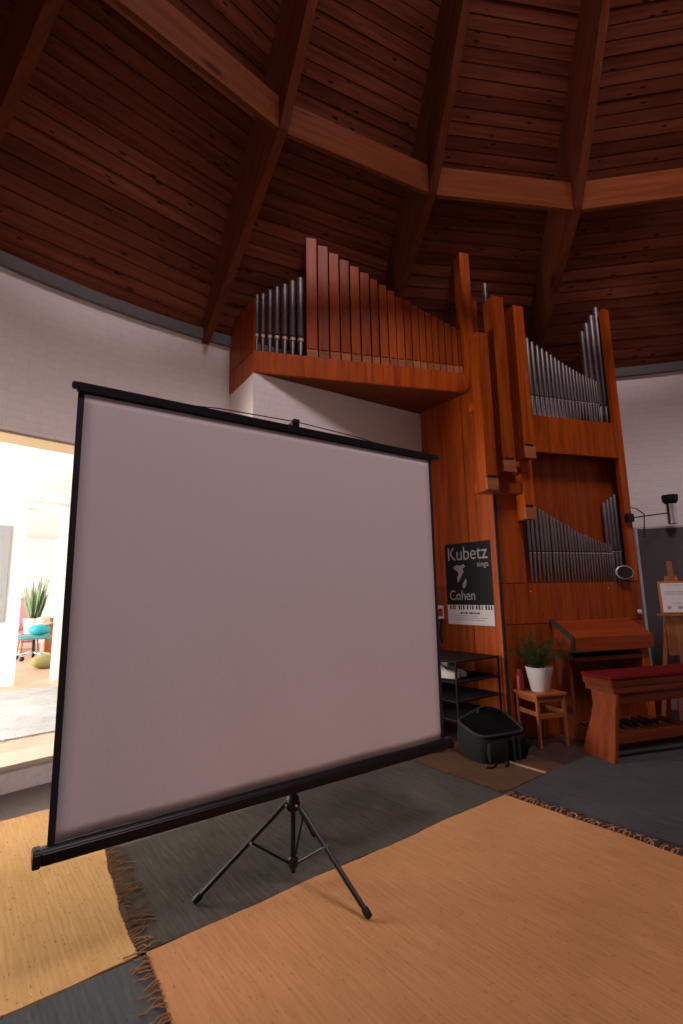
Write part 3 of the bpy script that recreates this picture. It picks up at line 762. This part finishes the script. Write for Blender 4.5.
# ------------------------------------------------------------------ bag
BG = thing('travel_bag', 'dark green-grey travel bag with open black top on the brown mat', 'bag', (1.245, 4.515, .006), radians(24))
# local x to the right (long side), y to the rear
def rbox(mb, x0, x1, y0, y1, z0, z1, bow=.03, nx=8, nz=6, cap=True):
    """soft box: sides bulge"""
    def P(s, t, z):
        return Vector((x0 + (x1 - x0) * s, y0 + (y1 - y0) * t, z))
    loop = [(i / nx, 0) for i in range(nx)] + [(1, i / nx) for i in range(nx)] + [(1 - i / nx, 1) for i in range(nx)] + [(0, 1 - i / nx) for i in range(nx)]
    rings = []
    for j in range(nz + 1):
        k = j / nz; z = z0 + (z1 - z0) * k; b = bow * sin(pi * k)
        r = []
        for s, t in loop:
            cs, ct = (s - .5) * 2, (t - .5) * 2
            q = (abs(cs) ** 7 + abs(ct) ** 7) ** (1 / 7)
            p = P(.5 + cs / q / 2, .5 + ct / q / 2, z)
            d = Vector((cs, ct, 0)).normalized()
            p = p + d * b
            p.z += (.03 * (1 - k)) * 0
            r.append(mb.bm.verts.new(p))
        rings.append(r)
    n = len(loop)
    for r0, r1 in zip(rings, rings[1:]):
        for i in range(n): mb.bm.faces.new((r0[i], r0[(i + 1) % n], r1[(i + 1) % n], r1[i]))
    mb.bm.faces.new(rings[0][::-1])
    if cap: mb.bm.faces.new(rings[-1])
    return [v.co.copy() for v in rings[-1]]
def sst(v):
    v = max(0.0, min(1.0, v)); return v * v * (3 - 2 * v)
def bagk(x, y): return .93 + .66 * sst((y + .19) / .38) * (.42 + .58 * sst((x + .26) / .40)) * (1 - .30 * sst((x - .06) / .22))
def lift(mb):                                                      # top slopes up towards the rear
    for v in mb.bm.verts: v.co.z *= bagk(v.co.x, v.co.y)
mb = MB(); rbox(mb, -.235, .235, -.17, .17, 0, .22, .022, cap=False); lift(mb); mb.build('bag_body', M['bag'], BG, smooth=True)
def toprim(x0, x1, y0, y1, z, n=40):
    pts = []
    for i in range(n + 1):
        a = 2 * pi * i / n; cs, ct = cos(a), sin(a); q = (abs(cs) ** 5 + abs(ct) ** 5) ** .2
        x, y = (x0 + x1) / 2 + cs / q * (x1 - x0) / 2, (y0 + y1) / 2 + ct / q * (y1 - y0) / 2
        pts.append(Vector((x, y, z * bagk(x, y))))
    return pts
mb = MB(); mb.tube(toprim(-.243, .243, -.178, .178, .223), .012, 8); mb.build('top_piping', M['bagtrim'], BG, smooth=True)
mb = MB(); rings = []
for q, dz in ((1.0, -.001), (.8, -.012), (.55, -.02), (.3, -.022)):
    rings.append([mb.bm.verts.new(p + Vector((0, 0, dz))) for p in toprim(-.232 * q, .232 * q, -.168 * q, .168 * q, .226)[:-1]])
for r0, r1 in zip(rings, rings[1:]):
    for k in range(len(r0)): mb.bm.faces.new((r0[k], r0[(k + 1) % len(r0)], r1[(k + 1) % len(r0)], r1[k]))
mb.bm.faces.new(rings[-1])
mb.build('top_mesh', M['bagdark'], BG, smooth=True)
mb = MB(); rbox(mb, -.19, -.01, -.215, -.18, .02, .165, .012); mb.build('pocket', M['bag'], BG, smooth=True)
mb = MB(); rbox(mb, .02, .20, -.210, -.18, .02, .155, .012); mb.build('pocket', M['bagdark'], BG, smooth=True)
for x in (.045, .10): 
    mb = MB(); mb.box(x - .012, x + .012, -.228, -.222, .0, .2); mb.build('webbing', M['bagtrim'], BG, bevel=.002)
mb = MB(); mb.tube([(-.02, .14, .315), (.01, .15, .352), (.09, .15, .358), (.12, .14, .325)], .009, 8); mb.build('handle', M['bagtrim'], BG, smooth=True)
mb = MB(); mb.box(.262, .272, -.10, -.05, .0, .25); mb.build('side_strap', M['bagtrim'], BG, bevel=.003)
mb = MB(); rbox(mb, .255, .295, -.03, .14, .01, .20, .012); mb.build('side_pocket', M['bag'], BG, smooth=True)
mb = MB(); mb.tube([(-.13, -.20, .03), (-.16, -.24, .012), (-.22, -.27, .008), (-.26, -.245, .008)], .008, 6); mb.tube([(-.02, -.215, .02), (-.05, -.26, .008), (-.12, -.30, .008)], .007, 6)
mb.build('loose_strap', M['bagdark'], BG, smooth=True)
CB = MB()
for k in range(3):
    pts = []
    for i in range(26):
        a = i * .62 + k; r = .045 + .012 * sin(i * 1.7 + k)
        pts.append((r * cos(a) * 1.5, r * sin(a), .010 + .009 * k + .006 * sin(i * 1.1) + .004))
    CB.tube(pts, .005, 6)
cb = CB.build('cable_coil', M['blackplastic'], None, smooth=True, loc=tuple(OR(-.015, .19, .004))); tag(cb, 'tangled coil of black cable on the floor between bag and stool', 'cable')
SK = MB(); SK.ico((0, 0, .02), .055, .03, .02, 2, .12); SK.ico((.05, .01, .016), .035, .022, .016, 2, .12)
sk = SK.build('grey_sock', M['inkgrey'], None, smooth=True, loc=(.80, 4.62, .006), rot=(0, 0, .4)); tag(sk, 'small crumpled grey cloth on the floor left of the bag', 'cloth')

# ------------------------------------------------------------------ rugs
RG = radians(37.8)
E1 = Vector((cos(RG), sin(RG), 0)); E2 = Vector((-sin(RG), cos(RG), 0)); RO = Vector((1.088, 3.688, 0))
def rug(label, mat, a0, a1, b0, b1, fr0=None, fr1=None, sk0=0.0, sk1=0.0, amax=99.0, cat='rug', wav=.006, name='woven_rug', seed=1, org=RO, th=.007, frm=None):
    """rectangle in the rug frame: a along E1, b along E2; fr0 / fr1 = fringe length at the a0 / a1 end"""
    rn = random.Random(seed)
    T = thing(name, label, cat, tuple(org + E1 * (a0 + a1) / 2 + E2 * (b0 + b1) / 2), RG)
    La, Lb = a1 - a0, b1 - b0; na, nb = max(8, int(La / .04)), max(8, int(Lb / .04))
    mb = MB(); g = []
    ph = [rn.uniform(0, 6) for _ in range(8)]
    def edge(t, k): return wav * (sin(t * 5 + ph[k]) + .6 * sin(t * 13 + ph[k + 1]) + .3 * sin(t * 31 + ph[k + 2]))
    for i in range(na + 1):
        row = []
        for j in range(nb + 1):
            s, t = i / na, j / nb
            xa = -La / 2 + sk0 * (1 - t) * Lb; xb = min(La / 2 + sk1 * (1 - t) * Lb, amax - (a0 + a1) / 2)
            x = xa + (xb - xa) * s + (edge(t * Lb, 0) * (1 - s) + edge(t * Lb, 2) * s) * .8
            y = -Lb / 2 + Lb * t + (edge(s * La, 4) * (1 - t) + edge(s * La, 5) * t) * .5
            z = th + .0022 * sin(x * 7 + ph[3]) * sin(y * 5 + ph[1]) + rn.uniform(-.0004, .0004)
            row.append(mb.bm.verts.new((x, y, z)))
        g.append(row)
    for i in range(na):
        for j in range(nb): mb.bm.faces.new((g[i][j], g[i + 1][j], g[i + 1][j + 1], g[i][j + 1]))
    be = [e for e in mb.bm.edges if e.is_boundary]
    ex = bmesh.ops.extrude_edge_only(mb.bm, edges=be)
    for v in ex['geom']:
        if isinstance(v, bmesh.types.BMVert): v.co.z = .0005
    mb.build('weave', mat, T, smooth=True)
    for fr, s in ((fr0, -1), (fr1, 1)):
        if not fr: continue
        fb = MB(); n = int(Lb / .022)
        for i in range(n):
            y = -Lb / 2 + Lb * (i + rn.random()) / n
            L = fr * rn.uniform(.45, 1.25); bend = rn.uniform(-.8, .8)
            x0 = s * La / 2 + (sk0 if s < 0 else sk1) * (.5 - y / Lb) * Lb + edge(y + Lb / 2, 0 if s < 0 else 2) * .8
            pts = [Vector((x0 - s * .006, y, th + .001))]
            for k in range(1, 5):
                q = k / 4
                pts.append(Vector((x0 + s * L * q, y + bend * L * q * q * .8 + rn.uniform(-.006, .006), th + .006 + .006 * sin(q * 3.1) * rn.random())))
            fb.tube(pts, rn.uniform(.002, .0036), 4)
        fo = fb.build('fringe', frm or M['fringe'], T)
    return T
rug('large gold rag rug under the front tripod leg', M['gold'], -2.395, 0.0, -2.3, 0.0, .085, .06, sk0=-.10, seed=2)
rug('charcoal grey rag rug lying beneath the projection screen', M['dark'], -2.325, -.005, .004, .96, None, .03, sk0=-.105, seed=3, frm=M['fringedark'])
rug('gold rag rug tinted for daylight at the doorway step, left of the charcoal rug', M['gold2'], -3.7, -2.255, 0.0, 1.80, None, .10, sk1=-.102, seed=4, wav=.008)
rug('slate grey rag rug in the near corner between the two yellow rugs', M['dark2'], -4.2, -2.412, -1.6, -.012, None, None, sk1=-.10, seed=5)
rug('blue-grey rag rug under the organ bench', M['blue'], .115, 1.205, -1.6, .022, None, None, sk1=2.69, amax=3.3, seed=6)
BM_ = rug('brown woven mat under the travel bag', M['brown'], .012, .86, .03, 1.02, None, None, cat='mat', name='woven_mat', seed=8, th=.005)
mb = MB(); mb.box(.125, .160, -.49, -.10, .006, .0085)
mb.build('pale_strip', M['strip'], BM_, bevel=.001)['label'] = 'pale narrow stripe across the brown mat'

# ------------------------------------------------------------------ projection screen
SA = radians(36.0)
PC = Vector((-.271, 2.674, 0))
SCN = thing('projection_screen', 'white portable projection screen with black borders on a black tripod', 'projection screen', tuple(PC), SA)
# local x along the screen, y towards the back
mb = MB(); mb.tube([(0, 0, .055), (0, 0, 2.33)], .0125, 12); mb.tube([(0, 0, .34), (0, 0, 1.2)], .016, 12); mb.build('pole', M['black'], SCN, smooth=True)
FY = -.052
rn = random.Random(5)
mb = MB(); nx, nz = 40, 40; X0s, X1s, Z0s, Z1s = -1.050, 1.022, .50, 2.262
g = [[mb.bm.verts.new((X0s + (X1s - X0s) * i / nx + (.022 * (1 - abs(2 * i / nx - 1)) * 0), FY + .004 * sin(i * .5 + j * .11) * (1 - j / nz) ** 2, Z0s + (Z1s - Z0s) * j / nz)) for j in range(nz + 1)] for i in range(nx + 1)]
for i in range(nx):
    for j in range(nz): mb.bm.faces.new((g[i][j], g[i + 1][j], g[i + 1][j + 1], g[i][j + 1]))
fab = mb.build('fabric', M['screen'], SCN, smooth=True)
sol = fab.modifiers.new('thickness', 'SOLIDIFY'); sol.thickness = .0012; sol.offset = 1
for x0, x1 in ((X0s - .025, X0s), (X1s, X1s + .025)):
    mb = MB(); mb.box(x0, x1, FY - .001, FY + .001, Z0s - .02, Z1s + .01); mb.build('black_border', M['blackcloth'], SCN)
mb = MB(); mb.box(X0s - .03, X1s + .03, FY - .014, FY + .014, Z1s - .003, Z1s + .045); mb.build('top_bar', M['black'], SCN, bevel=.006)
for s, x in ((-1, X0s - .05), (1, X1s + .10)):
    mb = MB(); mb.box(min(x, x - s * .075), max(x, x - s * .075), FY - .012, FY + .012, Z1s + .012, Z1s + .044); mb.build('bar_end', M['blackplastic'], SCN, bevel=.005)
prof = [(-.024, .440), (.014, .440), (.027, .454), (.027, .486), (.014, .499), (-.024, .499), (-.034, .488), (-.034, .450)]
mb = MB(); mb.prism([Vector((X0s - .045, FY - .004 + y, z)) for y, z in prof], (X1s - X0s + .09, 0, 0)); mb.build('case', M['black'], SCN, bevel=.004)
for x0, x1 in ((X0s - .072, X0s - .045), (X1s + .045, X1s + .07)):
    mb = MB(); mb.prism([Vector((x0, FY - .004 + y * 1.10, .4695 + (z - .4695) * 1.12)) for y, z in prof], (x1 - x0, 0, 0)); mb.build('case_end_cap', M['blackplastic'], SCN, bevel=.004)
mb = MB(); mb.box(-.022, .022, -.05, .02, 2.312, 2.335); mb.box(-.016, .022, -.055, -.025, 2.33, 2.352); mb.tube([(0, -.045, 2.345), (0, -.052, 2.33), (0, -.052, 2.318)], .007, 8); mb.build('hook', M['blackplastic'], SCN, bevel=.004)
mb = MB(); mb.tube([(-.60, FY, Z1s + .042), (-.45, FY, Z1s + .058), (-.02, FY - .002, 2.334), (.0, FY - .002, 2.338), (.02, FY - .002, 2.334), (.45, FY, Z1s + .058), (.58, FY, Z1s + .042)], .0028, 6); mb.build('hanging_wire', M['black'], SCN)
mb = MB(); mb.lathe([(.026, .335), (.032, .345), (.032, .395), (.024, .405)], 16); mb.lathe([(.02, .40), (.02, .44)], 12); mb.build('leg_collar', M['blackplastic'], SCN, smooth=True)
mb = MB(); mb.lathe([(.018, .075), (.026, .085), (.026, .115), (.018, .125)], 14); mb.build('brace_hub', M['blackplastic'], SCN, smooth=True)
fr = Vector((.080, 2.386, 0)) - PC; fl = Vector((-.694, 2.519, 0)) - PC; fb_ = -(fr + fl)
for f in (fr, fl, fb_):
    f = Matrix.Rotation(-SA, 3, 'Z') @ f; dr = f.normalized()
    top = dr * .030 + Vector((0, 0, .375)); foot = dr * .462 + Vector((0, 0, .022))
    lg = MB(); lg.tube([top, foot], .0115, 8); L = lg.build('leg', M['black'], SCN, smooth=True)
    dv = (foot - top).normalized()
    mb = MB(); mb.tube([foot - dv * .035, foot - dv * .012, foot + dv * .004], [.016, .0165, .014], 12); mb.build('rubber_foot', M['blackplastic'], L, smooth=True)
    mid = top.lerp(foot, .42)
    mb = MB(); mb.tube([dr * .022 + Vector((0, 0, .10)), mid], .0065, 6); mb.build('brace', M['black'], L)
    sd = Vector((-dr.y, dr.x, 0))
    for c in (mid, top.lerp(foot, .02)):
        mb = MB(); mb.tube([c - sd * .016, c + sd * .016], .006, 8); mb.build('rivet', M['chrome'], L)

# ------------------------------------------------------------------ the bright hall beyond the doorway
HH = Vector((.713, .701, 0)); HD = Vector((-.701, .713, 0)); HT = Vector((-2.35, 3.92, 0)); HA = atan2(.701, .713); HZ = .19
def HP(a, d, z=HZ): return HT + HH * a + HD * d + Vector((0, 0, z))
Hm = Matrix.Translation(HT) @ Matrix.Rotation(HA, 4, 'Z')
def hb(name, mat, a0, a1, d0, d1, z0, z1, label=None):
    mb = MB(); mb.box(a0, a1, d0, d1, z0, z1, Hm); return struct(mb.build(name, mat), label)
# threshold: pale tread following the wall, then the wood floor
mb = MB()
pts = [pol(RW - .015, a, .165) for a in range(131, 165, 3)] + [pol(RW + .36, a, .165) for a in range(164, 130, -3)]
mb.prism(pts, (0, 0, .03)); struct(mb.build('trim_2', M['tread']), 'pale stone tread along the doorway step')
hb('floor', M['hallwood'], -3.2, 3.0, .18, 11.5, .0, HZ)
hb('ceiling', M['white'], -3.4, 3.2, .30, 11.6, 3.05, 3.15)
hb('wall_left', M['white'], -3.4, -3.2, .2, 11.6, 0, 3.05)
hb('wall_right', M['white'], 3.0, 3.2, .9, 11.6, 0, 3.05)
hb('wall_back', M['white'], -3.4, 3.2, 11.4, 11.6, 0, 3.05)
hb('wall_partition', M['white'], -3.2, .65, 4.08, 4.20, HZ, 3.05)
hb('wall_partition', M['white'], 1.26, 3.0, 4.08, 4.20, HZ, 3.05)
hb('wall_partition', M['white'], .65, 1.26, 4.08, 4.20, 2.78, 3.05)
hb('door_1', M['white'], 0.62, .71, 4.04, 4.24, HZ, 2.80, 'white door frame of the far room'); hb('door_1', M['white'], 1.21, 1.31, 4.04, 4.24, HZ, 2.80); hb('door_1', M['white'], .71, 1.21, 4.04, 4.24, 2.74, 2.82)
hb('baseboard_back', M['notice'], -3.2, .40, 4.06, 4.08, HZ, HZ + .09)
hb('trim_3', M['white'], -3.0, 3.0, .45, .53, 2.92, 3.05, 'white curtain rail along the hall ceiling')
def rug_h():
    T = thing('hall_rug', 'pale grey rag rug on the raised floor beyond the doorway', 'rug', tuple(HP(0.2, 2.0, HZ)), HA + pi / 2)
    mb = MB(); nx, ny = 60, 50; rn = random.Random(9)
    g = [[mb.bm.verts.new((-1.14 + 2.6 * j / ny, 2.4 - 4.8 * i / nx, .009 + rn.uniform(0, .003) + .004 * sin(i * .7) * sin(j * .9))) for j in range(ny + 1)] for i in range(nx + 1)]
    for i in range(nx):
        for j in range(ny): mb.bm.faces.new((g[i][j], g[i + 1][j], g[i + 1][j + 1], g[i][j + 1]))
    ex = bmesh.ops.extrude_edge_only(mb.bm, edges=[e for e in mb.bm.edges if e.is_boundary])
    for v in ex['geom']:
        if isinstance(v, bmesh.types.BMVert): v.co.z = .0005
    mb.build('weave', M['hallrug'], T, smooth=True)
    fb = MB()
    for i in range(260):
        x = -2.4 + 4.8 * (i + rn.random()) / 260; L = rn.uniform(.02, .05)
        fb.tube([(-1.13, -x, .008), (-1.14 - L * .5, -x + rn.uniform(-.01, .01), .008), (-1.14 - L, -x + rn.uniform(-.02, .02), .005)], .004, 4)
    fb.build('fringe', M['inkgrey'], T)
rug_h()
NB = thing('notice_board', 'grey notice board on the hall wall beyond the doorway', 'notice board', tuple(HP(.03, 4.06, 0)), HA)
mb = MB(); mb.box(-.46, .50, 0, .018, 1.07, 2.45); mb.build('board', M['notice'], NB, bevel=.004)
flat('paper_sheet', M['white'], .02, .36, 1.60, 2.0, -.001, .0015, NB); flat('paper_sheet', M['white'], .10, .42, 1.38, 1.50, -.001, .0015, NB)

def ratio(px): return -.639 + (px - 17) * .00196
def FP(px, Y): return (ratio(px) * Y, Y)
# swivel chair
x, y = FP(32.5, 10.3)
CH = thing('office_chair', 'backless swivel chair with a teal seat and black casters in the far room', 'chair', (x, y, HZ), .55)
mb = MB(); mb.box(-.30, .30, -.27, .27, .40, .47); mb.build('seat', M['pad'], CH, bevel=.03, seg=3, smooth=True)
mb = MB(); mb.tube([(0, 0, .12), (0, 0, .41)], .028, 12); mb.build('column', M['blackplastic'], CH, smooth=True)
for k in range(5):
    a = 2 * pi * k / 5 + .3
    mb = MB(); mb.tube([(0, 0, .14), (.30 * cos(a), .30 * sin(a), .085)], [.026, .016], 8); L = mb.build('leg', M['chrome'], CH, smooth=True)
    c = Vector((.30 * cos(a), .30 * sin(a), .045)); t = Vector((-sin(a), cos(a), 0)) * .022
    mb = MB(); mb.tube([c - t, c + t], .043, 14); mb.build('caster', M['blackplastic'], L, smooth=True)
tb = MB(); tb.ico((0, 0, .11), .20, .14, .11, 3, .03)
for v in tb.bm.verts: v.co.z = max(v.co.z, .004)
t_ = tb.build('turquoise_bag', M['teal'], None, smooth=True, loc=(x + .12, y - .04, HZ + .47), rot=(0, 0, .5)); tag(t_, 'turquoise bag lying on the teal chair seat in the far room', 'bag')
ht = MB(); ht.lathe([(.17, 0), (.18, .012), (.125, .025), (.118, .10), (.095, .135), (0, .145)], 24)
h_ = ht.build('sun_hat', M['cream'], None, smooth=True, loc=(x + .10, y + .10, HZ + .685), rot=(.12, 0, 0))
h_['label'] = 'cream hat on top of the turquoise bag in the far room'; h_['category'] = 'hat'
x, y = FP(16.5, 12.1)
AR = thing('armchair', 'old-rose padded armchair beside the snake plant in the far room', 'armchair', (x, y, HZ), .55)
mb = MB(); mb.box(-.33, .33, -.35, .30, .18, .45); mb.build('seat', M['pink'], AR, bevel=.05, seg=3, smooth=True)
mb = MB(); mb.box(-.33, .33, .22, .38, .40, 1.22); mb.build('backrest', M['pink'], AR, bevel=.05, seg=3, smooth=True)
for s in (-1, 1):
    mb = MB(); mb.box(s * .36 - .05, s * .36 + .05, -.35, .32, .40, .62); mb.build('armrest', M['pink'], AR, bevel=.03, seg=3, smooth=True)
    for yy in (-.30, .30):
        mb = MB(); mb.tube([(s * .32, yy, 0), (s * .30, yy, .19)], [.018, .024], 8); mb.build('leg', M['easel'], AR, smooth=True)
x, y = FP(29.5, 11.6)
PT = thing('plant_table', 'white square side table under the snake plant in the far room', 'table', (x, y, HZ), .55)
mb = MB(); mb.box(-.26, .26, -.24, .24, .36, .40); mb.build('tabletop', M['white'], PT, bevel=.005)
for sx in (-1, 1):
    for sy in (-1, 1):
        mb = MB(); mb.box(sx * .22 - .02, sx * .22 + .02, sy * .20 - .02, sy * .20 + .02, 0, .36); mb.build('leg', M['white'], PT)
SP = thing('snake_plant', 'tall upright snake plant in a white pot in the far room', 'plant', (x, y, HZ + .40), 0)
mb = MB(); mb.lathe([(.14, 0), (.15, .01), (.19, .34), (.195, .36), (.175, .36), (.17, .3), (0, .3)], 24); mb.build('pot', M['white'], SP, smooth=True)
rn = random.Random(11); lf = MB()
for i in range(28):
    a = rn.uniform(0, 2 * pi); r0 = rn.uniform(0, .12); h = rn.uniform(.55, 1.05); lean = rn.uniform(0, .26)
    c = Vector((r0 * cos(a), r0 * sin(a), .30)); d = Vector((cos(a) * lean, sin(a) * lean, h)); s = Vector((-sin(a + 1), cos(a + 1), 0)) * rn.uniform(.034, .052)
    th = Vector((cos(a + 1), sin(a + 1), 0)) * .004
    prev = None
    for k in range(6):
        t = k / 5; w = (1 - t ** 3) * (0.7 + .3 * sin(pi * t)); p = c + d * t
        row = [lf.bm.verts.new(q) for q in (p - s * w, p + th, p + s * w, p - th)]
        if prev:
            for m in range(4): lf.bm.faces.new((prev[m], prev[(m + 1) % 4], row[(m + 1) % 4], row[m]))
        prev = row
lf.build('leaves', M['leaf'], SP)
x, y = FP(51.5, 11.25)
CBN = thing('side_cabinet', 'light wooden cabinet at the right edge of the far doorway', 'cabinet', (x + .05, y, HZ), .55)
mb = MB(); mb.box(-.20, .20, -.22, .22, 0, .78); mb.build('body', M['easel'], CBN, bevel=.005)
mb = MB(); mb.box(-.18, .18, -.235, -.22, .05, .72); dd = mb.build('door', M['easel'], CBN, bevel=.004)
mb = MB(); mb.ico((-.13, -.245, .45), .012, .012, .012, 1); mb.build('knob', M['chrome'], dd)
bxm = MB(); bxm.box(-.17, .17, -.17, .17, 0, .16); bxm.box(-.18, .18, -.18, .18, .13, .17)
bo = bxm.build('white_box', M['white'], None, bevel=.006, loc=(x + .02, y - .02, HZ + .782), rot=(0, 0, .5)); tag(bo, 'white lidded box on top of the far wooden cabinet', 'box')
x, y = FP(46.5, 9.0)
fb2 = MB(); fb2.ico((0, 0, .12), .26, .17, .13, 3, .05)
for v in fb2.bm.verts: v.co.z = max(v.co.z, 0.001)
fo2 = fb2.build('duffel_bag', M['olive'], None, smooth=True, loc=(x, y, HZ), rot=(0, 0, .9)); tag(fo2, 'olive yellow bag on the floor in the far room', 'bag')
x, y = FP(27, 10.9)
WS = thing('wooden_step_stool', 'yellow wooden stool behind the teal swivel chair in the far room', 'stool', (x, y, HZ), .3)
mb = MB(); mb.box(-.17, .17, -.15, .15, .42, .45); mb.build('seat', M['easel'], WS, bevel=.006)
for sx in (-1, 1):
    for sy in (-1, 1):
        mb = MB(); mb.tube([(sx * .17, sy * .15, 0), (sx * .13, sy * .11, .42)], .016, 8); mb.build('leg', M['easel'], WS)
mb = MB(); mb.tube([(-.155, -.13, .16), (.155, -.13, .16)], .011, 8); mb.build('stretcher', M['easel'], WS)

# ------------------------------------------------------------------ lights
def area(name, loc, target, sx, sy, power, col, shape='RECTANGLE'):
    l = bpy.data.lights.new(name, 'AREA'); l.shape = shape; l.size = sx; l.size_y = sy; l.energy = power; l.color = col
    o = bpy.data.objects.new(name, l); COL.objects.link(o); o.location = loc
    o.rotation_euler = (Vector(target) - Vector(loc)).to_track_quat('-Z', 'Y').to_euler()
    return o
area('skylight', (CX, CY, 10.3), (CX, CY, 0), 2.8, 2.8, 930, (1.0, .845, .895), 'DISK')
# weak fill lamps added in the unseen wall opening behind the camera
for a in (266, 302):
    p = pol(6.35, a, 1.85); area('rear_fill', p, pol(0, 0, 1.6), 3.6, 2.6, 5, (1.0, .85, .86))
# daylight flooding the hall
area('hall_daylight', tuple(HP(-3.1, 2.2, 1.7)), tuple(HP(3, 2.2, 1.5)), 2.2, 3.0, 1000, (1.0, .97, .92))
area('far_room_daylight', tuple(HP(-3.1, 7.8, 1.7)), tuple(HP(3, 7.4, 1.4)), 2.4, 5.0, 2300, (1.0, .98, .95))

w = bpy.data.worlds.new('World'); SC.world = w; w.use_nodes = True
w.node_tree.nodes['Background'].inputs[0].default_value = (.6, .7, .85, 1)
w.node_tree.nodes['Background'].inputs[1].default_value = .02

# ------------------------------------------------------------------ camera
cam = bpy.data.cameras.new('camera'); co = bpy.data.objects.new('camera', cam); COL.objects.link(co)
p, r = radians(9.18), radians(-1.12)
fwd = Vector((0, cos(p), sin(p))); rt = Vector((1, 0, 0)); up = Vector((0, -sin(p), cos(p)))
R = rt * cos(r) + up * sin(r); U = -rt * sin(r) + up * cos(r)
co.matrix_world = Matrix(((R.x, U.x, -fwd.x, 0), (R.y, U.y, -fwd.y, 0), (R.z, U.z, -fwd.z, 1.4), (0, 0, 0, 1)))
cam.sensor_fit = 'VERTICAL'; cam.sensor_height = 36; cam.lens = 36 * 496.3 / 1024
cam.clip_start = .05
SC.camera = co
vs = SC.view_settings
vs.view_transform = 'Standard'; vs.look = 'None'; vs.gamma = 1; vs.use_curve_mapping = False; vs.exposure = -.98
